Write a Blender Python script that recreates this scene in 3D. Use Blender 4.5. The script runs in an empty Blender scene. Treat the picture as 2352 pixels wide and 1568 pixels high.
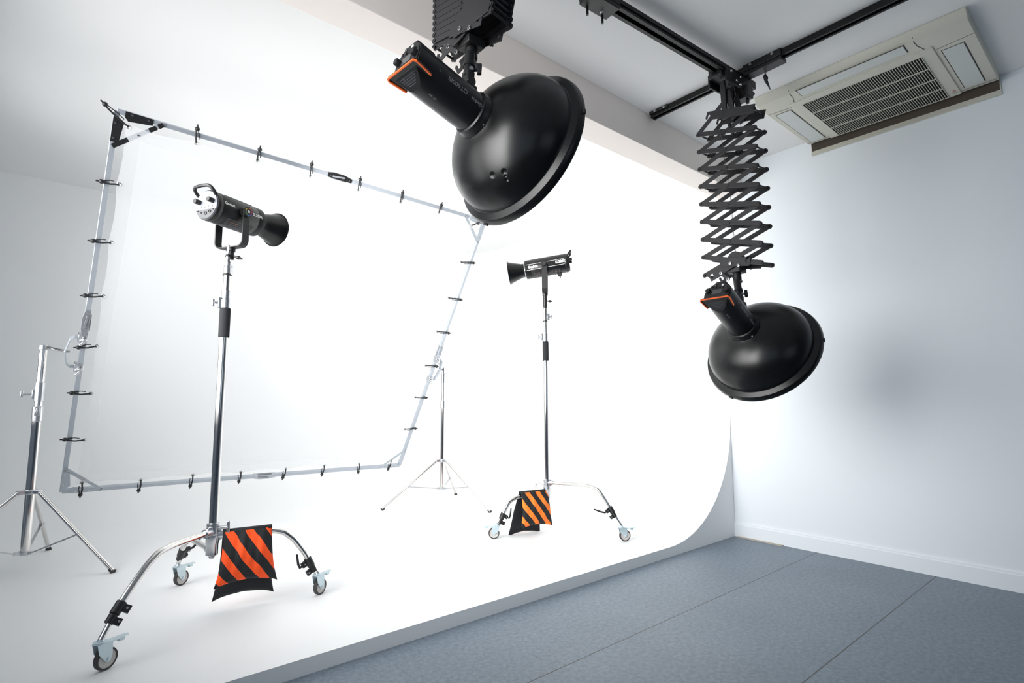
import bpy, bmesh, math, random
from mathutils import Vector as V, Matrix

random.seed(7)
scn = bpy.context.scene
COL = scn.collection
PI = math.pi

# ------------------------------------------------------------------ materials
def lin(c):
    return c / 12.92 if c <= 0.04045 else ((c + 0.055) / 1.055) ** 2.4

def rgb(r, g, b):
    return (lin(r / 255), lin(g / 255), lin(b / 255), 1)

def mat(name, col, rough=0.5, metal=0.0, bump=0.0, bscale=60.0, var=0.0, vscale=4.0, spec=0.5, emit=0, aniso=0):
    m = bpy.data.materials.new(name)
    m.use_nodes = True
    nt = m.node_tree
    b = nt.nodes['Principled BSDF']
    b.inputs['Base Color'].default_value = col
    b.inputs['Roughness'].default_value = rough
    b.inputs['Metallic'].default_value = metal
    b.inputs['Specular IOR Level'].default_value = spec
    if bump or var:
        tc = nt.nodes.new('ShaderNodeTexCoord')
    if var:
        n = nt.nodes.new('ShaderNodeTexNoise')
        n.inputs['Scale'].default_value = vscale
        n.inputs['Detail'].default_value = 4
        nt.links.new(tc.outputs['Object'], n.inputs['Vector'])
        mx = nt.nodes.new('ShaderNodeMix')
        mx.data_type = 'RGBA'
        mx.inputs[6].default_value = tuple(min(1, x * (1 - var)) for x in col[:3]) + (1,)
        mx.inputs[7].default_value = tuple(min(1, x * (1 + var)) for x in col[:3]) + (1,)
        nt.links.new(n.outputs['Fac'], mx.inputs[0])
        nt.links.new(mx.outputs[2], b.inputs['Base Color'])
    if bump:
        n2 = nt.nodes.new('ShaderNodeTexNoise')
        n2.inputs['Scale'].default_value = bscale
        n2.inputs['Detail'].default_value = 3
        nt.links.new(tc.outputs['Object'], n2.inputs['Vector'])
        bp = nt.nodes.new('ShaderNodeBump')
        bp.inputs['Strength'].default_value = bump
        bp.inputs['Distance'].default_value = 0.002
        nt.links.new(n2.outputs['Fac'], bp.inputs['Height'])
        nt.links.new(bp.outputs['Normal'], b.inputs['Normal'])
    return m

M_wall = mat('wall_paint', rgb(230, 235, 239), 0.6, bump=0.05, bscale=25, var=0.012, vscale=1.5)
M_bounce = mat('slate_blue_bounce_tone', rgb(104, 114, 128), 0.8)  # unseen walls: slate tone picked to dim and cool the bounced light
M_ceil = mat('ceiling_paint', rgb(233, 233, 232), 0.7)
M_beam = mat('beam_paint', rgb(240, 231, 225), 0.7, var=0.02, vscale=3)
M_cyc = mat('cyclorama_paint', rgb(243, 244, 244), 0.55, var=0.012, vscale=2)
M_black = mat('black_powder_coat', rgb(17, 17, 19), 0.45, bump=0.08, bscale=400)
M_body = mat('black_painted_metal', rgb(15, 15, 16), 0.38)
M_dish = mat('satin_black_dish', rgb(9, 9, 10), 0.29, spec=0.42)
M_rail = mat('black_anodised_rail', rgb(13, 13, 14), 0.42, spec=0.35)
M_bar = mat('charcoal_steel_bar', rgb(30, 29, 32), 0.5, bump=0.1, bscale=300)
M_plastic = mat('black_plastic', rgb(21, 21, 23), 0.5)
M_rubber = mat('dark_grey_rubber', rgb(62, 60, 60), 0.7)
M_foam = mat('black_foam', rgb(30, 31, 35), 0.9, bump=0.3, bscale=500)
M_chrome = mat('polished_steel', (0.72, 0.70, 0.68, 1), 0.1, 1.0)
M_steel = mat('cast_silver_metal', (0.62, 0.63, 0.65, 1), 0.28, 1.0)
M_bolt = mat('bolt_metal', (0.6, 0.6, 0.6, 1), 0.25, 1.0)
M_alu = mat('brushed_aluminium', rgb(178, 184, 192), 0.38, 0.55)
M_zinc = mat('zinc_plated_steel', rgb(200, 216, 222), 0.35, 0.6)
M_panel = mat('silver_control_panel', rgb(120, 125, 134), 0.42, 0.2)
M_panel2 = mat('grey_port_panel', rgb(58, 59, 63), 0.5, 0.0)
M_wheel = mat('light_grey_wheel_plastic', rgb(196, 192, 188), 0.5)
M_orange = mat('orange_fabric', rgb(255, 92, 28), 0.75, bump=0.15, bscale=250)
M_obar = mat('orange_plastic', rgb(245, 105, 35), 0.45)
M_nylon = mat('black_nylon_fabric', rgb(24, 25, 30), 0.8, bump=0.2, bscale=220)
M_white = mat('white_print', rgb(235, 235, 232), 0.6)
M_grey = mat('grey_print', rgb(150, 148, 146), 0.6)
M_screen = mat('dark_display_glass', rgb(70, 72, 74), 0.25)
M_beige = mat('aged_ivory_plastic', rgb(205, 203, 190), 0.5, var=0.02, vscale=3)
M_flap = mat('pale_grey_flap', rgb(206, 209, 205), 0.45)
M_seam = mat('dark_gap', rgb(62, 58, 52), 0.8)
M_dark = mat('dark_interior', rgb(12, 12, 12), 0.9)
M_red = mat('red_print', rgb(190, 45, 50), 0.5)
M_wire = mat('thin_steel_wire', rgb(95, 90, 85), 0.4, 0.7)
M_wood = mat('raw_trim_edge', rgb(168, 160, 148), 0.8, var=0.1, vscale=30)
M_grille = mat('grey_vent_mesh', rgb(66, 66, 70), 0.4)
M_gutter_shade = mat('brown_gutter_shade', rgb(74, 66, 58), 0.95, var=0.15, vscale=12)
M_hinge = mat('grey_hinge_metal', rgb(140, 143, 148), 0.4, 0.4)
M_rib = mat('grey_vent_rib', rgb(80, 80, 82), 0.5)
M_copper = mat('copper_mesh', rgb(150, 92, 40), 0.4, 0.6)

def floor_material():
    m = bpy.data.materials.new('blue_grey_vinyl_tile')
    m.use_nodes = True
    nt = m.node_tree
    N, L = nt.nodes, nt.links
    b = N['Principled BSDF']
    tc = N.new('ShaderNodeTexCoord')
    sep = N.new('ShaderNodeSeparateXYZ')
    L.new(tc.outputs['Object'], sep.inputs[0])
    def seam(out, off, pitch, half):
        a = N.new('ShaderNodeMath'); a.operation = 'SUBTRACT'; L.new(out, a.inputs[0]); a.inputs[1].default_value = off
        d = N.new('ShaderNodeMath'); d.operation = 'DIVIDE'; L.new(a.outputs[0], d.inputs[0]); d.inputs[1].default_value = pitch
        r = N.new('ShaderNodeMath'); r.operation = 'ROUND'; L.new(d.outputs[0], r.inputs[0])
        s = N.new('ShaderNodeMath'); s.operation = 'SUBTRACT'; L.new(d.outputs[0], s.inputs[0]); L.new(r.outputs[0], s.inputs[1])
        ab = N.new('ShaderNodeMath'); ab.operation = 'ABSOLUTE'; L.new(s.outputs[0], ab.inputs[0])
        lt = N.new('ShaderNodeMath'); lt.operation = 'LESS_THAN'; L.new(ab.outputs[0], lt.inputs[0]); lt.inputs[1].default_value = half / pitch
        return lt.outputs[0]
    sy = seam(sep.outputs['Y'], 0.897, 0.63, 0.0023)
    sx = seam(sep.outputs['X'], 2.302, 0.6275, 0.001)
    hf = N.new('ShaderNodeMath'); hf.operation = 'MULTIPLY'; L.new(sx, hf.inputs[0]); hf.inputs[1].default_value = 0.4
    mxs = N.new('ShaderNodeMath'); mxs.operation = 'MAXIMUM'; L.new(sy, mxs.inputs[0]); L.new(hf.outputs[0], mxs.inputs[1])
    n1 = N.new('ShaderNodeTexNoise'); n1.inputs['Scale'].default_value = 55; n1.inputs['Detail'].default_value = 6; n1.inputs['Roughness'].default_value = 0.7
    n2 = N.new('ShaderNodeTexNoise'); n2.inputs['Scale'].default_value = 2.2; n2.inputs['Detail'].default_value = 3
    for n in (n1, n2): L.new(tc.outputs['Object'], n.inputs['Vector'])
    ramp = N.new('ShaderNodeValToRGB')
    ramp.color_ramp.elements[0].position = 0.3; ramp.color_ramp.elements[0].color = rgb(98, 110, 122)
    ramp.color_ramp.elements[1].position = 0.72; ramp.color_ramp.elements[1].color = rgb(134, 147, 159)
    L.new(n1.outputs['Fac'], ramp.inputs[0])
    mm = N.new('ShaderNodeMix'); mm.data_type = 'RGBA'; mm.blend_type = 'MULTIPLY'; mm.inputs[0].default_value = 0.35
    L.new(ramp.outputs[0], mm.inputs[6])
    r2 = N.new('ShaderNodeValToRGB'); r2.color_ramp.elements[0].color = (0.72, 0.74, 0.76, 1); r2.color_ramp.elements[1].color = (1, 1, 1, 1)
    r2.color_ramp.elements[0].position = 0.35; r2.color_ramp.elements[1].position = 0.65
    L.new(n2.outputs['Fac'], r2.inputs[0]); L.new(r2.outputs[0], mm.inputs[7])
    m2 = N.new('ShaderNodeMix'); m2.data_type = 'RGBA'
    L.new(mxs.outputs[0], m2.inputs[0]); L.new(mm.outputs[2], m2.inputs[6]); m2.inputs[7].default_value = rgb(58, 55, 52)
    L.new(m2.outputs[2], b.inputs['Base Color'])
    b.inputs['Roughness'].default_value = 0.48
    bp = N.new('ShaderNodeBump'); bp.inputs['Strength'].default_value = 0.15; bp.inputs['Distance'].default_value = 0.001
    L.new(n1.outputs['Fac'], bp.inputs['Height']); L.new(bp.outputs['Normal'], b.inputs['Normal'])
    return m
M_floor = floor_material()

def cloth_material(name, transp):
    m = bpy.data.materials.new(name)
    m.use_nodes = True
    nt = m.node_tree
    N, L = nt.nodes, nt.links
    out = N['Material Output']
    N.remove(N['Principled BSDF'])
    d = N.new('ShaderNodeBsdfDiffuse'); d.inputs[0].default_value = (0.86, 0.87, 0.88, 1)
    t = N.new('ShaderNodeBsdfTranslucent'); t.inputs[0].default_value = (0.86, 0.87, 0.88, 1)
    tr = N.new('ShaderNodeBsdfTransparent')
    tc = N.new('ShaderNodeTexCoord'); w = N.new('ShaderNodeTexNoise'); w.inputs['Scale'].default_value = 5
    L.new(tc.outputs['Object'], w.inputs['Vector'])
    bp = N.new('ShaderNodeBump'); bp.inputs['Strength'].default_value = 0.1; bp.inputs['Distance'].default_value = 0.01
    L.new(w.outputs['Fac'], bp.inputs['Height']); L.new(bp.outputs['Normal'], d.inputs['Normal'])
    a = N.new('ShaderNodeMixShader'); a.inputs[0].default_value = 0.5
    L.new(d.outputs[0], a.inputs[1]); L.new(t.outputs[0], a.inputs[2])
    c = N.new('ShaderNodeMixShader'); c.inputs[0].default_value = transp
    L.new(a.outputs[0], c.inputs[1]); L.new(tr.outputs[0], c.inputs[2])
    L.new(c.outputs[0], out.inputs['Surface'])
    return m
M_cloth = cloth_material('sheer_white_diffusion_silk', 0.3)
M_hem = cloth_material('white_folded_hem', 0.4)

# ------------------------------------------------------------------ mesh builder
class MB:
    def __init__(s):
        s.bm = bmesh.new(); s.mi = 0
    def add(s, vs, fs, smooth=True):
        vv = [s.bm.verts.new(v) for v in vs]
        for f in fs:
            try:
                fc = s.bm.faces.new([vv[i] for i in f])
                fc.material_index = s.mi; fc.smooth = smooth
            except ValueError:
                pass
        return vv
    def box(s, c, size, rot=None):
        c = V(c); hx, hy, hz = (x / 2 for x in size)
        vs = [V((x, y, z)) for x in (-hx, hx) for y in (-hy, hy) for z in (-hz, hz)]
        if rot: vs = [rot @ v for v in vs]
        s.add([c + v for v in vs], [(0, 1, 3, 2), (4, 6, 7, 5), (0, 4, 5, 1), (2, 3, 7, 6), (0, 2, 6, 4), (1, 5, 7, 3)])
        return s
    def obox(s, p0, p1, w, h, up=(0, 0, 1)):
        p0, p1 = V(p0), V(p1); x = (p1 - p0); L = x.length; x.normalize()
        y = V(up).cross(x); y.normalize(); z = x.cross(y)
        return s.box((p0 + p1) / 2, (L, w, h), Matrix((x, y, z)).transposed())
    def tube(s, pts, r, n=12, caps=True, closed=False):
        pts = [V(p) for p in pts]; k = len(pts)
        rs = r if isinstance(r, (list, tuple)) else [r] * k
        def tan(i):
            if closed: d = pts[(i + 1) % k] - pts[i - 1]
            elif i == 0: d = pts[1] - pts[0]
            elif i == k - 1: d = pts[-1] - pts[-2]
            else: d = (pts[i + 1] - pts[i]).normalized() + (pts[i] - pts[i - 1]).normalized()
            return d.normalized()
        t = tan(0); ref = V((0, 0, 1)) if abs(t.z) < 0.9 else V((1, 0, 0))
        nx = (ref - t * ref.dot(t)).normalized()
        rings = []; vs = []
        for i in range(k):
            t = tan(i); nx = (nx - t * nx.dot(t)).normalized(); ny = t.cross(nx)
            for j in range(n):
                a = 2 * PI * j / n
                vs.append(pts[i] + (nx * math.cos(a) + ny * math.sin(a)) * rs[i])
        fs = []
        for i in range(k if closed else k - 1):
            i2 = (i + 1) % k
            for j in range(n):
                j2 = (j + 1) % n
                fs.append((i * n + j, i * n + j2, i2 * n + j2, i2 * n + j))
        if caps and not closed:
            fs.append(tuple(range(n - 1, -1, -1))); fs.append(tuple((k - 1) * n + j for j in range(n)))
        s.add(vs, fs); return s
    def cyl(s, p0, p1, r0, r1=None, n=20):
        return s.tube([p0, p1], [r0, r0 if r1 is None else r1], n)
    def lathe(s, prof, origin=(0, 0, 0), axis=(0, 0, 1), n=32, cap0=False, cap1=False):
        o = V(origin); z = V(axis).normalized(); ref = V((0, 0, 1)) if abs(z.z) < 0.9 else V((1, 0, 0))
        x = (ref - z * ref.dot(z)).normalized(); y = z.cross(x)
        vs = []; fs = []
        for (r, h) in prof:
            for j in range(n):
                a = 2 * PI * j / n
                vs.append(o + z * h + (x * math.cos(a) + y * math.sin(a)) * max(r, 1e-5))
        for i in range(len(prof) - 1):
            for j in range(n):
                j2 = (j + 1) % n
                fs.append((i * n + j, i * n + j2, (i + 1) * n + j2, (i + 1) * n + j))
        if cap0: fs.append(tuple(range(n - 1, -1, -1)))
        if cap1: fs.append(tuple((len(prof) - 1) * n + j for j in range(n)))
        s.add(vs, fs); return s
    def sphere(s, c, r, n=14, sq=1.0):
        k = 8
        return s.lathe([(r * math.sin(PI * i / k), -r * sq * math.cos(PI * i / k)) for i in range(k + 1)], c, (0, 0, 1), n)
    def prism(s, poly, h, fr=None):
        """poly in local xy, extruded from -h/2 to h/2 along local z; fr = 4x4"""
        fr = fr or Matrix()
        k = len(poly)
        vs = [fr @ V((x, y, -h / 2)) for x, y in poly] + [fr @ V((x, y, h / 2)) for x, y in poly]
        fs = [tuple(range(k - 1, -1, -1)), tuple(range(k, 2 * k))] + [(i, (i + 1) % k, k + (i + 1) % k, k + i) for i in range(k)]
        s.add(vs, fs); return s
    def torus(s, c, R, r, axis=(0, 0, 1), n=20, m=8):
        z = V(axis).normalized(); ref = V((0, 0, 1)) if abs(z.z) < 0.9 else V((1, 0, 0))
        x = (ref - z * ref.dot(z)).normalized(); y = z.cross(x); c = V(c)
        return s.tube([c + (x * math.cos(2 * PI * i / n) + y * math.sin(2 * PI * i / n)) * R for i in range(n)], r, m, closed=True)
    def xf(s, M):
        s.bm.transform(M); return s
    def build(s, name, mats, parent=None, bevel=0.0, sharp=32, label=None, recalc=True):
        if recalc: bmesh.ops.recalc_face_normals(s.bm, faces=s.bm.faces)
        me = bpy.data.meshes.new(name)
        s.bm.to_mesh(me); s.bm.free()
        for m in (mats if isinstance(mats, (list, tuple)) else [mats]): me.materials.append(m)
        me.set_sharp_from_angle(angle=math.radians(sharp))
        o = bpy.data.objects.new(name, me); COL.objects.link(o)
        if parent: o.parent = parent
        if bevel:
            b = o.modifiers.new('bevel', 'BEVEL'); b.width = bevel; b.segments = 2; b.limit_method = 'ANGLE'; b.angle_limit = math.radians(40)
        if label: o['label'] = label
        return o

def thing(name, label, cat, M=None, group=None):
    o = bpy.data.objects.new(name, None); COL.objects.link(o)
    o.empty_display_size = 0.1
    o.matrix_world = M if M is not None else Matrix()
    o['label'] = label; o['category'] = cat
    if group: o['group'] = group
    return o

def at(x, y, z): return Matrix.Translation((x, y, z))
def tag(o, label, cat, group=None):
    o['label'] = label; o['category'] = cat
    if group: o['group'] = group
    return o
def struct(o, label=None):
    o['kind'] = 'structure'
    if label: o['label'] = label
    return o
def frame4(o, x, y, z):
    x, y, z, o = V(x), V(y), V(z), V(o)
    return Matrix(((x.x, y.x, z.x, o.x), (x.y, y.y, z.y, o.y), (x.z, y.z, z.z, o.z), (0, 0, 0, 1)))

DG = None
def text_mesh(body, size, mapf, bold=0.0, sx=1.0, spacing=1.0, extrude=0.0):
    """flat lettering centred on the origin, every vertex then carried by mapf(x, y) to 3D"""
    cu = bpy.data.curves.new('lettering', 'FONT')
    cu.body = body; cu.size = size; cu.align_x = 'CENTER'; cu.align_y = 'CENTER'
    cu.offset = bold; cu.space_character = spacing; cu.resolution_u = 3
    ob = bpy.data.objects.new('lettering', cu); COL.objects.link(ob)
    dg = bpy.context.evaluated_depsgraph_get()
    me = bpy.data.meshes.new_from_object(ob.evaluated_get(dg))
    bm = MB(); bm.bm.from_mesh(me)
    bpy.data.objects.remove(ob); bpy.data.curves.remove(cu); bpy.data.meshes.remove(me)
    for v in bm.bm.verts: v.co = V(mapf(v.co.x * sx, v.co.y))
    return bm

# ------------------------------------------------------------------ room
XR, XL, YF, YB, YN = 3.897, -0.75, 2.092, 5.66, -2.7
ZC, ZP, RC = 2.79, 0.06, 0.82

b = MB(); b.box(((XL + XR) / 2, (YN + YB) / 2, -0.05), (XR - XL + 0.4, YB - YN + 0.4, 0.1))
struct(b.build('floor', M_floor), 'blue-grey vinyl tile floor')
b = MB(); b.box(((XL + XR) / 2, (YN + YB) / 2, ZC + 0.05), (XR - XL + 0.4, YB - YN + 0.4, 0.1))
struct(b.build('ceiling', M_ceil))
b = MB(); b.box((XR + 0.06, (YN + YB) / 2, ZC / 2), (0.12, YB - YN + 0.2, ZC))
struct(b.build('wall_right', M_wall))
b = MB(); b.box(((XL + XR) / 2, YB + 0.06, ZC / 2), (XR - XL + 0.3, 0.12, ZC))
struct(b.build('wall_back', M_wall))

def wall_with_hole(name, fixed, axis, a0, a1, h0, h1, z0, z1, out):
    """a wall on plane axis=fixed with a window hole a in [h0,h1], z in [z0,z1]; thickness goes outward"""
    b = MB(); t = 0.14
    def bx(a_lo, a_hi, zl, zh):
        c = [0, 0, (zl + zh) / 2]; s_ = [0, 0, zh - zl]
        c[axis] = fixed + out * t / 2; s_[axis] = t
        c[1 - axis] = (a_lo + a_hi) / 2; s_[1 - axis] = a_hi - a_lo
        b.box(c, s_)
    bx(a0, h0, 0, ZC); bx(h1, a1, 0, ZC); bx(h0, h1, 0, z0); bx(h0, h1, z1, ZC)
    w = struct(b.build(name, M_bounce))
    f = MB(); m = 0.05
    def fx(a_lo, a_hi, zl, zh):
        c = [0, 0, (zl + zh) / 2]; s_ = [0, 0, zh - zl]
        c[axis] = fixed + out * 0.05; s_[axis] = 0.06
        c[1 - axis] = (a_lo + a_hi) / 2; s_[1 - axis] = a_hi - a_lo
        f.box(c, s_)
    fx(h0, h0 + m, z0, z1); fx(h1 - m, h1, z0, z1); fx(h0, h1, z0, z0 + m); fx(h0, h1, z1 - m, z1); k = max(2, round((h1 - h0) / 1.07))
    for i in range(1, k): fx(h0 + (h1 - h0) * i / k - m / 2, h0 + (h1 - h0) * i / k + m / 2, z0, z1)
    return w, f
LW = dict(y0=-1.9, y1=4.5, z0=0.85, z1=2.5)  # unseen window, lengthened so the added side softboxes stand in it
w, f = wall_with_hole('wall_left', XL, 0, YN - 0.1, YB + 0.1, LW['y0'], LW['y1'], LW['z0'], LW['z1'], -1)
struct(f.build('unseen_window_1', M_white, bevel=0.004))
FW = dict(x0=-0.3, x1=2.0, z0=0.9, z1=2.3)
w, f = wall_with_hole('wall_front', YN, 1, XL - 0.1, XR + 0.1, FW['x0'], FW['x1'], FW['z0'], FW['z1'], -1)
struct(f.build('unseen_window_2', M_white, bevel=0.004))

# baseboard on the right wall: board with a small moulded top
b = MB()
prof = [(0, 0), (-0.014, 0), (-0.014, 0.086), (-0.010, 0.092), (-0.010, 0.099), (-0.004, 0.105), (0, 0.105)]
fr = frame4((XR, (YN + YF) / 2, 0), (1, 0, 0), (0, 0, 1), (0, -1, 0))
b.prism(prof, YF - YN, fr)
struct(b.build('baseboard_right', M_wall))
# scrap of raw trim lying loose along the foot of the baseboard
b = MB(); b.prism([(0, 0), (0.02, 0), (0.016, 0.006), (0.004, 0.008)], 0.32, frame4((XR - 0.036, 1.90, 0.0), (1, 0, 0), (0, 0, 1), (0, -1, 0)))
struct(b.build('trim_2', M_wood), 'loose beige trim strip at the baseboard corner')
# ceiling beam
b = MB(); b.box(((XL + XR) / 2, (1.91 + 2.088) / 2, (2.563 + ZC) / 2), (XR - XL, 0.178, ZC - 2.563))
struct(b.build('trim_1', M_beam, bevel=0.003), 'ceiling beam')

# cyclorama: floor platform, coved right and back walls in one seamless skin, plus its cut front face
def cyclorama():
    b = MB(); n = 20
    prof = [(RC * (1 - math.sin(a)), ZP + RC * (1 - math.cos(a))) for a in [PI / 2 * i / n for i in range(n + 1)]] + [(0, ZC)]
    xr, yb = XR - 0.002, YB - 0.002
    path = [('R', YF), ('R', yb - RC)]
    def ring(o, z):
        pts = [V((xr - o, YF, z)), V((xr - o, 3.2, z))]
        for i in range(13):
            a = PI / 2 * i / 12
            pts.append(V((xr - RC + (RC - o) * math.cos(a), yb - RC + (RC - o) * math.sin(a), z)))
        pts += [V((1.6, yb - o, z)), V((XL, yb - o, z))]
        return pts
    rings = [ring(o, z) for o, z in prof]; k = len(rings[0])
    vs = [p for r in rings for p in r]; fs = []
    for i in range(len(rings) - 1):
        for j in range(k - 1):
            fs.append((i * k + j, i * k + j + 1, (i + 1) * k + j + 1, (i + 1) * k + j))
    b.add(vs, fs)
    # platform top
    b.add([V((XL, YF, ZP)), V((xr - RC, YF, ZP)), V((xr - RC, 3.2, ZP)), V((xr - RC, yb - RC, ZP)), V((1.6, yb - RC, ZP)), V((XL, yb - RC, ZP))], [(0, 1, 2, 3, 4, 5)], smooth=False)
    bmesh.ops.remove_doubles(b.bm, verts=b.bm.verts, dist=1e-4)
    bmesh.ops.dissolve_degenerate(b.bm, dist=1e-4, edges=b.bm.edges)
    # front face with the cove's profile
    front = [V((XL, YF, 0)), V((xr, YF, 0))] + [V((xr - o, YF, z)) for o, z in reversed(prof[:-1])] + [V((XL, YF, ZP))]
    b.add(front, [tuple(range(len(front)))], smooth=False)
    return b.build('cyclorama_cove', M_cyc, sharp=40)
struct(cyclorama(), 'seamless white infinity cove')

# ------------------------------------------------------------------ ceiling rails
def rail_profile(w, h, lip=0.012, t=0.005):
    return [(-w / 2, 0), (w / 2, 0), (w / 2, -h), (w / 2 - lip, -h), (w / 2 - lip, -h + t), (w / 2 - t, -h + t), (w / 2 - t, -t),
            (-w / 2 + t, -t), (-w / 2 + t, -h + t), (-w / 2 + lip, -h + t), (-w / 2 + lip, -h), (-w / 2, -h)]
rail2 = thing('ceiling_rail', 'black ceiling rail that runs from the white beam past the air conditioner', 'rail', at(2.74, 1.89, 2.787))
b = MB(); L2 = 3.9
b.prism(rail_profile(0.046, 0.032), L2, frame4((0, -L2 / 2, 0), (1, 0, 0), (0, 0, 1), (0, 1, 0)))
b.build('channel', M_rail, rail2)
b = MB(); b.box((-0.027, -0.06, -0.008), (0.012, 0.13, 0.018)); b.box((0, -0.002, -0.017), (0.05, 0.006, 0.04)); b.build('end_bracket', M_black, rail2, 0.002)
for y, z in ((-0.10, -0.008), (-0.035, -0.006)):
    b = MB(); b.lathe([(0.009, 0), (0.008, 0.003), (0.004, 0.004), (0.0038, 0.001), (0, 0.001)], (-0.033, y, z), (-1, 0, 0), 14, cap0=True); b.build('bolt', M_bolt, rail2)
b = MB(); b.box((-0.026, -0.70, -0.014), (0.014, 0.2, 0.04)); b.box((0.0, -0.70, -0.045), (0.06, 0.2, 0.02)); b.build('splice_bracket', M_black, rail2, 0.002)
for y in (-0.64, -0.755):
    b = MB(); b.lathe([(0.008, 0), (0.006, 0.004), (0, 0.004)], (-0.033, y, -0.008), (-1, 0, 0), 12); b.build('bolt', M_bolt, rail2)

ang = math.atan(-0.075)
rail1 = thing('ceiling_rail', 'black cross rail under the other ceiling rail, carrying the two scissor hangers', 'rail',
              at(2.83, 1.309, 2.742) @ Matrix.Rotation(ang, 4, 'Z'))
L1 = 3.55
b = MB(); b.prism(rail_profile(0.056, 0.042, 0.017), L1, frame4((-L1 / 2, 0, 0), (0, 1, 0), (0, 0, 1), (1, 0, 0)))
b.build('channel', M_rail, rail1)
b = MB(); b.box((-L1 / 2 - 0.1, -0.031, -0.021), (L1 - 0.25, 0.006, 0.012)); b.build('side_rib', M_rail, rail1)
b = MB(); b.box((-1.17, -0.0, -0.052), (0.16, 0.085, 0.03)); b.box((-1.17, -0.043, -0.024), (0.16, 0.006, 0.05)); b.box((-1.17, 0.043, -0.024), (0.16, 0.006, 0.05))
b.build('rail_clamp', M_black, rail1, 0.003)
for x in (-1.215, -1.125):
    b = MB(); b.cyl((x, 0.03, -0.06), (x, 0.03, -0.105), 0.0055, n=10); b.build('clamp_pin', M_black, rail1)
b = MB(); b.lathe([(0.008, 0), (0.006, 0.004), (0, 0.004)], (-1.14, 0.018, -0.067), (0, 0, -1), 12); b.build('bolt', M_bolt, rail1)

# dangling strap on the rail
t = thing('cable_strap', 'small black strap dangling on a loop from the ceiling rail beside the scissor hanger', 'strap', at(2.745, 1.19, 2.754))
b = MB(); b.tube([(-0.008, 0, 0.0), (-0.010, 0, -0.03), (0.0, 0, -0.05), (0.012, 0, -0.03), (0.012, 0, 0.0)], 0.0016, 6); b.build('wire_loop', M_wire, t)
b = MB(); b.tube([(0.0, 0, -0.045), (-0.008, 0, -0.06), (-0.004, -0.004, -0.085), (0.014, -0.008, -0.108), (0.028, -0.01, -0.128)], [0.004, 0.009, 0.008, 0.0045, 0.001], 8)
b.tube([(0.0, 0, -0.047), (0.012, -0.003, -0.062), (0.013, -0.005, -0.072)], [0.004, 0.006, 0.002], 8); b.build('strap_tail', M_plastic, t)

# ------------------------------------------------------------------ scissor hangers
def flat_bar_poly(L, h, n=8):
    pts = []
    for i in range(n + 1):
        a = -PI / 2 + PI * i / n; pts.append((L / 2 + h / 2 * math.cos(a), h / 2 * math.sin(a)))
    for i in range(n + 1):
        a = PI / 2 + PI * i / n; pts.append((-L / 2 + h / 2 * math.cos(a), h / 2 * math.sin(a)))
    return pts

def scissor(label, cx, cy, psi, w, z0, s, top_levels, n, d, barh):
    """lazy tongs in the vertical plane through direction psi; levels run down from z0; two parallel planes d apart"""
    root = thing('scissor_hanger', label, 'lamp hanger', at(cx, cy, z0))
    xd = V((math.cos(psi), math.sin(psi), 0)); zd = V((0, 0, 1)); nd = xd.cross(zd)   # nd: plane normal
    if nd.x < 0: nd = -nd
    L = 2 * math.sqrt(w * w + s * s / 4)
    def node(side, j): return xd * (side * w) + zd * (-s * j)
    fr0 = Matrix((xd, zd, nd)).transposed()   # local x->xd y->up z->nd
    b = MB(); b.prism(flat_bar_poly(L, barh), 0.0035)
    for k in (-1, 0, 1):
        for sg in (-1, 1):
            b.cyl((k * L / 2, 0, sg * 0.0015), (k * L / 2, 0, sg * 0.0045), barh * 0.28, n=10)
    proto = b.build('scissor_bar', M_bar, root)
    first = [True]
    def put(p, q, off):
        o = proto if first[0] else proto.copy()
        if not first[0]:
            COL.objects.link(o)
        first[0] = False
        o.parent = root
        dx = (q - p).normalized(); up = nd.cross(dx)
        o.matrix_local = frame4((p + q) / 2 + nd * off, dx, up, nd)
    for k, off in ((0, -d / 2), (1, d / 2)):
        sg = -1 if k == 0 else 1
        for j in range(-top_levels, n):
            put(node(-1, j), node(1, j + 1), off + sg * 0.0028)
            put(node(1, j), node(-1, j + 1), off - sg * 0.0028)
    axle = MB(); axle.cyl((0, 0, -d / 2 - 0.006), (0, 0, d / 2 + 0.006), 0.0045, n=10)
    for sg in (-1, 1):
        axle.lathe([(0.007, 0), (0.007, 0.003), (0.0045, 0.0035), (0.004, 0.001), (0, 0.001)], (0, 0, sg * (d / 2 + 0.0045)), (0, 0, sg), 10)
    ax = axle.build('axle', M_bar, root); one = True
    for j in range(-top_levels, n + 1):
        for side in (-1, 1):
            o = ax if one else ax.copy()
            if not one: COL.objects.link(o)
            one = False; o.parent = root
            o.matrix_local = frame4(node(side, j), xd, zd, nd)
    return root, xd, zd, nd, node

def hook_plate(L, h, t, fr, mirror=1):
    """plate with a J-shaped notch near its end"""
    p = [(-L / 2, -h / 2), (L / 2, -h / 2), (L / 2 + 0.004, h / 2 * 0.5), (L / 2 - 0.004, h / 2 * 0.9), (L / 2 - 0.010, h / 2 * 0.55), (L / 2 - 0.008, 0.0),
         (L / 2 - 0.016, -h / 6), (L / 2 - 0.024, 0.0), (L / 2 - 0.022, h / 2), (-L / 2, h / 2)]
    b = MB(); b.prism([(x, y * mirror) for x, y in p], t, fr); return b

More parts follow.
